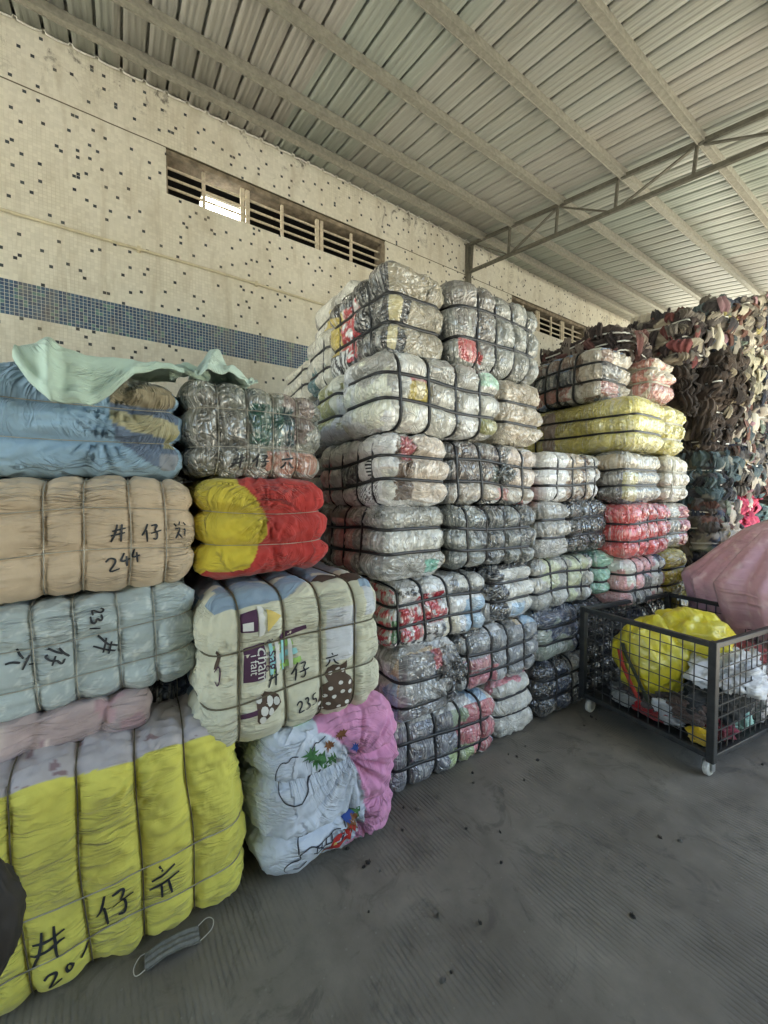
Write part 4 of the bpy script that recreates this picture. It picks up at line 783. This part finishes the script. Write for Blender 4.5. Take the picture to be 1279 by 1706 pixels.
# ================================================================== THE TALL WALL OF LOOSE RAG BALES
rags = [(srgb(96,92,90),5),(srgb(132,126,118),5),(srgb(66,64,68),3),(srgb(164,156,144),4),(srgb(196,188,174),3),(srgb(80,92,96),3),(srgb(110,80,72),3),(srgb(62,70,88),2),(srgb(120,130,118),2),(srgb(190,184,168),2),(srgb(120,62,60),.4),(srgb(150,120,128),1),(srgb(170,160,110),1)]  # rag tones lightened and greyed to carry the hazy light
def flap_set(b, n, seed, faces=('+x', '-y'), pal=rags, size=(.035,.11), hang=(.05,.15)):
    rs = np.random.RandomState(seed); V = []; F = []; Cc = []
    w = np.array([p[1] for p in pal], float); w /= w.sum(); cols = [p[0] for p in pal]
    for i in range(n):
        f = faces[rs.randint(len(faces))]; u, v = rs.uniform(.03, .97), rs.uniform(.05, 1.0)
        p, nn = b.ev(b.fc(f, np.array([u]), np.array([v]))); p = p[0]; nn = nn[0]; side = np.cross([0,0,1.], nn) if abs(nn[2]) < .9 else np.array([0,1.,0]); side /= np.linalg.norm(side)+1e-9
        bg = 1.7 if rs.rand() < .08 else 1.; W_, L_ = rs.uniform(*size)*bg, rs.uniform(*hang)*bg; nu, nv = 12, 9; ph, fr, tw = rs.uniform(0, 6), rs.uniform(1.8, 4.), rs.uniform(-.3, .3); bulge = rs.uniform(.01, .05); sk = rs.uniform(-1., 1.)
        c = np.array(cols[rs.choice(len(cols), p=w)])*rs.uniform(.8, 1.15); n0 = len(V); tp = rs.uniform(-.6, .5)
        for a in range(nv):
            t = a/(nv-1); wd = W_*(1+tp*(t-.5))*(.8+.2*math.sin(math.pi*t)+.12*math.sin(t*5+ph))
            for e in range(nu):
                s_ = e/(nu-1)-.5; fold = .014*math.sin(s_*2*math.pi*fr+ph+t*1.5)
                out = bulge*math.sin(math.pi*min(1, t*.95+.05))*(1-1.6*s_*s_)+fold+.004
                q = p+side*(s_*wd+tw*t*L_*.4)+side*(sk*.03*math.sin(t*4+ph))+np.array([0,0,1.])*(.25*W_*sk*s_+.012*math.sin(s_*9+ph*2)*t)+nn*out+np.array([0,0,1.])*(.35*L_-t*L_); V.append(q); Cc.append(c*(1+.08*math.sin(e*2.1+ph)))
        F += [(n0+a*nu+e, n0+a*nu+e+1, n0+(a+1)*nu+e+1, n0+(a+1)*nu+e) for a in range(nv-1) for e in range(nu-1)]
    return np.array(V), np.array(F), np.array(Cc)
WHS = mat_plain('white_strap', (.6,.59,.55), .5)
ordw = ['top', 'second', 'third', 'fourth', 'fifth', 'sixth', 'seventh', 'eighth', 'bottom']
def rag_bale(label, box, pal, seed, nfl=70, dark=False, faces=('+x','-y')):
    rq = random.Random(seed); nv = rq.choice((5, 6, 7, 8)); b = Bale(box, [(k+rq.uniform(.3, .7))/nv for k in range(nv)], (.2,.5,.8) if rq.random() < .6 else (.33,.66), 'y', seed=seed, puff=.05, lump=.06, soft=.05, wr=3., r=.08, cinch=.02, flat=.2); c, Q = b.lattice(.017); pos, n = b.ev(c)
    col = garments(b, c, pal, seed, (.06,.10,.09), 120, 1.2); nb = len(pos)
    V2, F2, C2 = flap_set(b, nfl, seed, faces, [(p if isinstance(p[0], tuple) else (p, 1)) for p in pal])
    V_ = np.concatenate([pos, V2]); Q_ = np.concatenate([Q, F2+nb]); c_ = np.concatenate([col, C2])
    o = mesh_np('rag_bale', V_, Q_, CLOTH2, None, c_, True, V_*1.); b.place(o); b.o = o; tag(o, label, 'bale', 'strapped bales of loose rags in the tall wall'); 
    for vv in b.Hs:
        P = b.loop(2, vv/b.h[2], 0); pc, nn = b.ev(P, .014); pc = (pc+np.roll(pc, 2, 0)+np.roll(pc, -2, 0))/3+nn*.01; ring = np.stack([pc-[0,0,.006], pc+[0,0,.006], pc+nn*.003+[0,0,.006], pc+nn*.003-[0,0,.006]], 1).reshape(-1, 3); F = []
        for i in range(len(P)):
            i2 = (i+1) % len(P); F += [(i*4+j, i*4+(j+1) % 4, i2*4+(j+1) % 4, i2*4+j) for j in range(4)]
        mesh_np('strap', ring, F, WHS, o, smooth=False)
    return b
Y0 = 4.66; LY = .62; NR = 7
for ci in range(5):
    y0 = Y0+ci*LY+.006; zt = 3.42+.17*ci; hz = zt/NR
    for ri in range(NR):
        z1 = zt-ri*hz; z0 = z1-hz+.006; pal = rags; fc_ = ('+x','-y') if ci == 0 else ('+x','+x','-y'); sd_ = 200+ci*20+ri; nf = 95
        txt = 'mixed dark and pale rag bale'
        if ci == 0 and ri in (1, 2): pal = [(srgb(72,62,56),6),(srgb(56,50,48),3),(srgb(150,140,120),.6)]; txt = 'dark brown rag bale'
        if (ci, ri) == (1, 4): pal = [(srgb(212,92,120),6),(srgb(190,70,100),2),(srgb(200,195,185),.5)]; txt = 'bright pink rag bale'
        if (ci, ri) == (2, 4): pal = [(srgb(108,130,128),5),(srgb(80,100,104),2)]; txt = 'teal grey rag bale'
        if (ci, ri) == (0, 3): pal = [(srgb(84,100,104),4),(srgb(60,60,64),2),(srgb(120,120,112),1)]; txt = 'blue grey rag bale'
        if (ci, ri) == (0, 5): pal = [(srgb(62,64,80),4),(srgb(90,88,92),2)]; txt = 'navy and grey rag bale'
        if (ci, ri) == (1, 1): pal = [(srgb(175,170,150),4),(srgb(90,86,78),2)]; txt = 'pale cream rag bale'
        rag_bale('%s, %s tier down, %s column of the tall rag wall' % (txt, ordw[ri], ['first','second','third','fourth','fifth'][ci]), ((1.75+.02*(ri % 2), 2.48+.04*math.sin(ri*2.1+ci)), (y0, y0+LY-.012), (z0, z1)), pal, sd_, nf, False, fc_)
# rags heaped on the near stack tops, rising towards the roof
for k, (x0, x1, y0, y1, z0, z1, lab) in enumerate(((1.55,2.40,4.22,4.63,2.72,3.22,'heap of dark and striped rags over the pinkish bale end, touching the rag wall'), (1.75,2.36,4.26,4.62,2.30,2.71,'dark brown rag bale in shadow behind the pinkish bale end'), (1.0,1.7,4.22,4.63,2.5,3.02,'low heap of black and maroon rags sloping down towards the far window'), (1.75,2.36,4.64-.0,4.66,.02,.03,''))):
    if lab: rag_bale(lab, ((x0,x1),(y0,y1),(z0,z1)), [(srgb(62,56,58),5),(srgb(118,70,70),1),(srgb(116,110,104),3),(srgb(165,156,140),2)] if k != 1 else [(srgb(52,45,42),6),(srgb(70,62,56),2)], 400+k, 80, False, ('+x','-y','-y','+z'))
rag_bale('pile of dark red and black garments heaped on the many coloured top bale', ((1.35,2.15),(3.55,4.15),(2.73,2.98)), [(srgb(104,72,70),2),(srgb(66,58,58),4),(srgb(134,122,114),3)], 430, 60, False, ('-y','+z','+x'))

# ================================================================== CLOTH PIECES
def sheet(name, fn, nu, nv, col, mat, label, cat, thick=.004, colfn=None, parent=None, group=None):
    U, Vv = np.meshgrid(np.linspace(0, 1, nu), np.linspace(0, 1, nv)); u, v = U.ravel(), Vv.ravel(); P = fn(u, v)
    idx = np.arange(nu*nv).reshape(nv, nu); Q = np.stack([idx[:-1,:-1], idx[:-1,1:], idx[1:,1:], idx[1:,:-1]], -1).reshape(-1, 4)
    c = np.tile(np.array(col, float), (len(u), 1)); 
    if colfn is not None: colfn(u, v, P, c)
    ctr = P.mean(0); o = mesh_np(name, P-ctr, Q, mat, parent, c, True, np.stack([u*.8, v*.8, u*0], 1)); o.location = ctr
    m = o.modifiers.new('t', 'SOLIDIFY'); m.thickness = thick; m.offset = 0
    if label: tag(o, label, cat, group)
    return o
def blob(name, c, size, col, mat, label=None, cat=None, seed=0, n=48, fold=.25, pal=None, parent=None, group=None, flat=True, sharp=.8, colfn=None):
    u, v = np.meshgrid(np.linspace(0, 2*np.pi, n*2, endpoint=False), np.linspace(.02, np.pi-.02, n)); u, v = u.ravel(), v.ravel()
    d = np.stack([np.cos(u)*np.sin(v), np.sin(u)*np.sin(v), np.cos(v)], 1)
    f = 1+fold*(1.0*fbm(d*1.7, 3, seed)+.45*(ridge(d*2.6+fbm(d*2, 2, seed+2)[:, None]*.8, 3, seed+4)-.8)*sharp)
    P = d*f[:, None]*np.array(size)/2
    if flat: P[:, 2] = np.maximum(P[:, 2], -size[2]*.40+.02*fbm(d*3, 2, seed+7))
    idx = np.arange(len(u)).reshape(n, 2*n); nx = np.roll(idx, -1, 1); Q = np.stack([idx[:-1], idx[1:], nx[1:], nx[:-1]], -1).reshape(-1, 4)
    caps = []; cc = np.tile(np.array(col, float), (len(P), 1))
    if pal:
        rs = np.random.RandomState(seed); s_ = rs.normal(size=(14, 3)); s_ /= np.linalg.norm(s_, axis=1)[:, None]; q = d+.35*np.stack([fbm(d*2.5, 2, seed+k) for k in range(3)], 1)
        ix = ((q[:, None]-s_[None])**2).sum(2).argmin(1); cc = np.array(pal)[rs.randint(len(pal), size=14)][ix]
    if colfn: colfn(P, d, cc)
    o = mesh_np(name, P, Q, mat, parent, cc, True, np.stack([u*.12, v*.2, u*0], 1)); o.location = c
    if label: tag(o, label, cat, group)
    return o
MINT = srgb(192,214,198)
def mint_fn(u, v):
    # u along the bale, v from the back of the top to the hem hanging in front
    L = np.interp(u, [0,.08,.2,.40,.52,.66,.85,1], [.03,.10,.17,.165,.12,.04,.01,.01]); y = -.30+u*.50+.035*np.sin(v*2.2)*(1-u)
    T = np.interp(u, [0,1], [.34,.26]); s = v*(T+L); top = np.minimum(s, T); hang = np.maximum(s-T, 0); x = 2.20-T+top; z = 1.972+.045*np.sin(np.clip(top/T, 0, 1)*np.pi)*np.interp(u, [0,.1,.3,1], [.5,1.,.5,.3])
    over = np.clip(hang/.04, 0, 1); x = x+.030*np.sqrt(over); z = z-hang-.015*over
    q = np.stack([u*2.2, v*1.5, u*0], 1); w = fbm(q, 2, 9)
    g = pn(np.stack([(u-.22*v)*7, v*.6, u*0], 1), 4)+.4*pn(np.stack([(u-.22*v)*13, v, u*0], 1), 6)
    roll = np.exp(-((u-.13-.06*v)/.05)**2)+.7*np.exp(-((v-.96)/.05)**2)
    x = x+(.02*w+.016*g+.028*roll)*(.35+over); z = z+.014*w+(.012*g+.02*roll)*(1-over*.7)
    return np.stack([x+.03, y, z+.012], 1)
sheet('draped_cloth', mint_fn, 120, 90, MINT, CLOTH, 'pale mint green sheet draped over the front of the sky blue bale', 'cloth')
def mint2(u, v):
    y = .24+u*.24; x = 1.98+.24*v; w = fbm(np.stack([u*1.6, v*1.6, u*0], 1), 2, 15); g = ridge(np.stack([u*2.2+v*1.5, v*1.2, u*0], 1), 2, 8)
    e = np.sin(np.pi*np.clip(v, 0, 1))**.7; z = 1.985+.115*np.exp(-((u-.33)/.24)**2)*e+.03*w+.02*(g-.7)+.02*e; return np.stack([x+.02*g, y, z], 1)
sheet('crumpled_cloth', mint2, 90, 70, srgb(196,216,204), CLOTH, 'crumpled pale mint cloth lying on the grey bale with the green print', 'cloth')
def mint3(u, v):
    y = .16+u*.14; t = v*2*np.pi; r = .020*(1+.5*np.sin(t*3+u*8))*(1+.4*pn(np.stack([u*5, np.cos(t), np.sin(t)], 1), 5)); return np.stack([2.16+r*np.cos(t), y, 1.985+.02*np.sin(u*3)+r*np.sin(t), ], 1)
sheet('twisted_cloth', mint3, 40, 24, MINT, CLOTH, 'twisted mint cloth rope joining the draped sheet to the crumpled one', 'cloth', .002)

# ================================================================== THE MESH CART
CM = mat_plain('cart_steel', (.035,.036,.036), .45, .35, .3, .001, 25); WIRE = mat_plain('cart_wire', (.045,.045,.045), .5, .2)
cart = empty('mesh_cart', (2.35, 2.70, 0), -.15); tag(cart, 'black steel mesh cart on castors holding a yellow bag and clothes', 'cart')
cart.rotation_euler = (0, 0, math.atan2(-.10, .76)); CL, CW = .775, 1.0; ZB_, ZT_ = .13, .75; pw = .038
def cb(name, a, b_, w=pw, h=None, mat=CM, parent=None): return MB().bar(a, b_, w, h or w).build(name, mat, parent or cart, bevel=.004)
for x in (0, CL):
    for y in (0, CW): MB().box((x-pw/2, y-pw/2, ZB_-.03), (x+pw/2, y+pw/2, ZT_+.0)).build('corner_post', CM, cart, bevel=.004)
for z, nm in ((ZT_-.02, 'top_rail'), (ZB_, 'bottom_rail')):
    for (a, b_) in (((pw/2+.001, 0), (CL-pw/2-.001, 0)), ((pw/2+.001, CW), (CL-pw/2-.001, CW)), ((0, pw/2+.001), (0, CW-pw/2-.001)), ((CL, pw/2+.001), (CL, CW-pw/2-.001))): cb(nm, (a[0], a[1], z), (b_[0], b_[1], z), .030)
MB().box((.02, .02, ZB_-.012), (CL-.02, CW-.02, ZB_+.0)).build('floor_panel', CM, cart)
def wires(p0, p1, n):
    m = MB(); p0 = Vector(p0); p1 = Vector(p1)
    for i in range(1, n): q = p0.lerp(p1, i/n); m.bar((q.x, q.y, ZB_+.018), (q.x, q.y, ZT_-.038), .0045)
    for k in range(1, 9): z = ZB_+(ZT_-.02-ZB_)*k/9; m.bar((p0.x+.004, p0.y+.004, z), (p1.x+.004, p1.y+.004, z), .0045)
    m.build('mesh_panel', WIRE, cart)
wires((.03,0,0), (CL-.03,0,0), 12); wires((.03,CW,0), (CL-.03,CW,0), 12); wires((0,.03,0), (0,CW-.03,0), 15); wires((CL,.03,0), (CL,CW-.03,0), 15)
RUB = mat_plain('castor_rubber', (.50,.49,.45), .55, 0, .2); ZN = mat_plain('zinc_plate', (.42,.42,.40), .35, .8)
for (x, y) in ((.03,.04), (CL-.03,.04), (.03,CW-.05), (CL-.03,CW-.05)):
    w_ = MB().lathe((x, y, .045), [(0,-.014),(.036,-.014),(.043,-.009),(.043,.009),(.036,.014),(0,.014)], 'x', 26).build('wheel', RUB, cart, True)
    MB().lathe((x, y, .045), [(0,-.0205),(.011,-.0205),(.011,.0205),(0,.0205)], 'x', 14).build('hub', ZN, w_)
    MB().box((x-.024, y-.016, .030), (x-.021, y+.018, .098)).box((x+.021, y-.016, .030), (x+.024, y+.018, .098)).box((x-.03, y-.03, .0985), (x+.03, y+.03, .1)).build('fork', ZN, cart)
# push handle end on the right rail
cb('handle', (CL+.02, .62, ZB_+.0), (CL+.16, .66, ZB_+.0), .04)
ct = cart.matrix_basis.copy()
def inc(x, y, z): 
    a = cart.rotation_euler.z; return (2.35+x*math.cos(a)-y*math.sin(a), 2.70+x*math.sin(a)+y*math.cos(a), z)
BAG = mat_plain('yellow_plastic', (.68,.58,.03), .32, 0, .12, .006, 9, .3)
def mat_bag():
    n = N('thin_yellow_plastic', .3, 0, .5); ob = n.obj(); f = n.noise(ob, 5, 4, .6, 1.2); n.base(n.mix(n.ramp(f, [(.35, 0), (.7, 1)]), (.72,.60,.03), (.60,.55,.10))); n.b.inputs['Coat Weight'].default_value = .4; n.b.inputs['Coat Roughness'].default_value = .2
    v = n.n('TexVoronoi', feature='DISTANCE_TO_EDGE'); n.l(ob, v.inputs[0]); v.inputs['Scale'].default_value = 9; n.bump(n.math('ADD', n.math('MINIMUM', v.outputs[0], .3), f), .03, .7); return n.m
BAG = mat_bag()
bag = blob('plastic_bag', inc(.27,.32,.43), (.45,.42,.56), (.6,.5,.03), BAG, 'large crumpled yellow plastic bag standing in the mesh cart', 'bag', 5, 60, .15, sharp=.35)
blob('bag_mouth', (.17,.14,.19), (.44,.38,.30), (.6,.5,.03), BAG, seed=8, n=44, fold=.20, parent=bag, flat=False, sharp=.4)
def ribbon(name, pts, w, mat, label, cat):
    P = np.array(pts, float); t = np.linspace(0, 1, 30); k = np.linspace(0, 1, len(P)); Q = np.stack([np.interp(t, k, P[:, i]) for i in range(3)], 1)
    Vv = []; 
    for i, q in enumerate(Q): Vv += [q+np.array([w/2, 0, 0]), q-np.array([w/2, 0, 0])]
    o = mesh_np(name, np.array(Vv)-Q[0], [(2*i, 2*i+1, 2*i+3, 2*i+2) for i in range(29)], mat, smooth=True); o.location = Q[0]; m = o.modifiers.new('t', 'SOLIDIFY'); m.thickness = .003; tag(o, label, cat); return o
ribbon('fabric_strap', [inc(.22,.09,.55), inc(.25,.07,.50), inc(.32,.06,.40), inc(.40,.07,.25), inc(.43,.09,.17)], .026, mat_plain('olive_webbing', (.035,.04,.02), .8), 'dark olive webbing strap hanging across the yellow bag', 'strap')
ribbon('fabric_ribbon', [inc(.20,.09,.50), inc(.24,.06,.42), inc(.30,.055,.32), inc(.36,.06,.22), inc(.39,.09,.16)], .028, mat_plain('red_webbing', (.42,.045,.03), .8), 'red ribbon hanging beside the olive strap on the yellow bag', 'ribbon')
GC = 'loose clothes in the mesh cart'
blob('white_cloth', inc(.62,.52,.44), (.36,.60,.24), srgb(205,206,208), CLOTH, 'crumpled white cloth right of the yellow bag in the cart', 'garment', 21, 56, .32, group=GC)
blob('black_garment', inc(.60,.50,.28), (.28,.78,.24), srgb(32,34,34), CLOTH, 'black garment under the white cloth in the cart', 'garment', 22, 40, .3, group=GC)
blob('dark_garments', inc(.35,.50,.21), (.62,.86,.15), srgb(50,46,48), CLOTH, 'layer of dark clothes lying on the cart bottom', 'garment', 23, 44, .3, pal=[srgb(40,38,42), srgb(70,60,60), srgb(110,90,88)], group=GC)
blob('red_garment', inc(.45,.10,.185), (.26,.13,.09), srgb(150,24,30), CLOTH, 'red garment with white panel low in the cart front', 'garment', 24, 36, .3, group=GC, colfn=lambda P, d, c: c.__setitem__(d[:, 0]+.4*fbm(d*2, 2, 3) > .35, srgb(200,200,200)))
blob('white_garment', inc(.50,.10,.235), (.17,.12,.09), srgb(196,200,206), CLOTH, 'small white garment over the red one in the cart', 'garment', 25, 32, .3, group=GC)
blob('brown_garment', inc(.60,.12,.26), (.20,.15,.12), srgb(88,72,66), CLOTH, 'taupe brown garment between white garment and cart corner', 'garment', 26, 32, .35, group=GC)
blob('yellow_garment', inc(.68,.09,.17), (.12,.10,.09), srgb(214,176,40), CLOTH, 'yellow garment in the near bottom corner of the cart', 'garment', 27, 30, .3, group=GC)
blob('maroon_garment', inc(.69,.24,.19), (.15,.20,.13), srgb(110,36,52), CLOTH, 'maroon garment at the cart bottom right of the near post', 'garment', 28, 34, .35, group=GC)
blob('mint_garment', inc(.70,.45,.20), (.12,.18,.13), srgb(150,190,180), CLOTH, 'pale mint garment at the cart side beside the maroon one', 'garment', 29, 34, .35, group=GC)
blob('silver_garment', inc(.70,.68,.24), (.13,.24,.22), srgb(198,192,190), CLOTH, 'pinkish white shirt heap at the right side of the cart', 'garment', 30, 40, .35, group=GC)
blob('coral_garment', inc(.58,.78,.50), (.30,.30,.10), srgb(150,72,74), CLOTH, 'dull red knit lying on top of the white cloth at the cart\'s far end', 'garment', 31, 36, .35, group=GC)
for k, (x, y, lab, c) in enumerate(((.03,.22,'grey rag lying low against the left mesh of the cart',srgb(120,122,124)), (.12,.10,'pale grey sock lying at the front left of the cart bottom',srgb(150,152,150)))):
    blob('grey_rag', inc(x+.12,y,.18), (.16,.12,.07), c, CLOTH, lab, 'garment', 33+k, 28, .35, group=GC)

for (b_, uvw, sz, sd, cl) in ((L2, ('+x', .86, .55), (.09,.16,.15), 61, srgb(34,34,36)), (R3, ('+x', .60, .50), (.06,.13,.10), 62, srgb(50,56,52)), (T4, ('-y', .9, .95), (.10,.06,.06), 63, srgb(150,148,140))):
    p_, n_ = b_.ev(b_.fc(uvw[0], np.array([uvw[1]]), np.array([uvw[2]]))); k_ = blob('film_knot', tuple(p_[0]), sz, cl, FILM, seed=sd, n=30, fold=.4, flat=False, sharp=1.6, parent=b_.o)

# ================================================================== PINK SHEETED HEAP
def heap_fn(u, v):
    a = -2.2+u*3.6; r = np.interp(v, [0,.12,.3,.6,.8,1], [0,.18,.42,.74,.62,.50]); z = np.interp(v, [0,.12,.3,.6,.8,1], [1.43,1.40,1.27,.90,.45,.02])
    r = r*(1+.12*np.sin(a*2+1)*v); fo = np.clip((v-.22)*1.8, 0, 1); g = pn(np.stack([a*5.5, v*1.0, u*0], 1), 12)+.6*pn(np.stack([a*11, v*1.6, u*0], 1), 14)+.22*ridge(np.stack([a*14, v*1.0, u*0], 1), 2, 16)-.15
    r = r+.085*fo*g; z = z+.03*fbm(np.stack([u*4, v*4, u*0], 1), 2, 5); return np.stack([3.25+r*np.cos(a), 4.20+r*np.sin(a), z], 1)
def heap_col(u, v, P, c):
    e = fbm(P*16, 3, 3); c[e > .12] = srgb(204,168,178); c[e > .42] = srgb(214,186,192)
o = sheet('sheeted_heap', lambda u, v: heap_fn(u*1.745, v), 260, 90, srgb(196,156,168), CLOTH, 'large heap under a dusty pink patterned sheet behind the cart', 'heap', colfn=heap_col)
blob('dark_bundle', (3.16,4.20,1.49), (.46,.44,.14), srgb(58,50,50), CLOTH, 'dark flat bundle lying on top of the pink sheeted heap', 'bundle', 41, 40, .2)

# ================================================================== LEFT EDGE, FLOOR
def dark_fn(): pass
sb = blob('dark_bag', (2.62,-.315,.50), (.15,.19,.32), srgb(52,44,38), mat_plain('dark_brown_leather', (.030,.024,.019), .7, 0, .2, .002, 12), 'soft dark brown bag at the left edge in front of the yellow bale', 'bag', 51, 44, .10, flat=False)
MB().tube([(2.62,-.36,.0),(2.62,-.355,.12),(2.62,-.34,.38)], [.03,.026,.024], 12).build('stand', mat_plain('pinkish_grey_tube', (.20,.13,.12), .7), None, True)
tag(bpy.data.objects['stand'], 'pinkish grey stand leg under the dark bag at the left edge', 'stand')
# face mask
fm = empty('face_mask', (2.448, .115, .004), 0); tag(fm, 'grey pleated face mask with white ear loops on the floor before the yellow bale', 'face mask')
def mask_fn(u, v):
    y = -.08+u*.16; x = -.030+v*.060; z = .010+.012*np.sin(u*np.pi)+.003*np.sin(v*6*np.pi)+.004*pn(np.stack([u*4, v*3, u*0], 1), 3); return np.stack([x, y, z], 1)
MSK = mat_plain('mask_fabric', (.17,.17,.155), .9, 0, .25, .001, 60)
o = sheet('mask_panel', mask_fn, 50, 26, (.2,.2,.2), MSK, None, None, .002); o.parent = fm
def soft(L):
    for _ in range(2): L = [L[0]]+[tuple(w*x+(1-w)*y for x, y in zip(a, c)) for a, c in zip(L[:-1], L[1:]) for w in (.75, .25)]+[L[-1]]
    return L
LOOP = mat_plain('mask_elastic', (.5,.48,.44), .7)
MB().tube(soft([(-.025,-.08,.012),(-.022,-.095,.014),(.0,-.112,.008),(.03,-.108,.010),(.034,-.095,.012),(.028,-.08,.012)]), .0015, 6).build('ear_loop', LOOP, fm, True)
MB().tube(soft([(-.025,.08,.014),(-.03,.11,.026),(-.015,.130,.020),(.008,.122,.012),(.02,.10,.012),(.028,.08,.012)]), .0015, 6).build('ear_loop', LOOP, fm, True)
fm.rotation_euler = (0, 0, -.03)
# lint clumps and rag scraps on the floor
rl = random.Random(4)
for i in range(36):
    x = rl.uniform(2.4, 3.3); y = rl.uniform(.7, 3.1)
    if i < 12: x = 2.36+rl.random()*.12; y = rl.uniform(1.0, 2.9)
    s_ = rl.uniform(.004, .013); blob('lint_clump', (x, y, s_*.22), (s_*rl.uniform(1,2), s_*rl.uniform(1,1.8), s_*.7), (.06,.055,.05) if i % 4 else (.2,.19,.17), CLOTH2, 'small clump of dark lint on the concrete floor', 'lint', 300+i, 9, .5, group='lint clumps scattered on the floor')
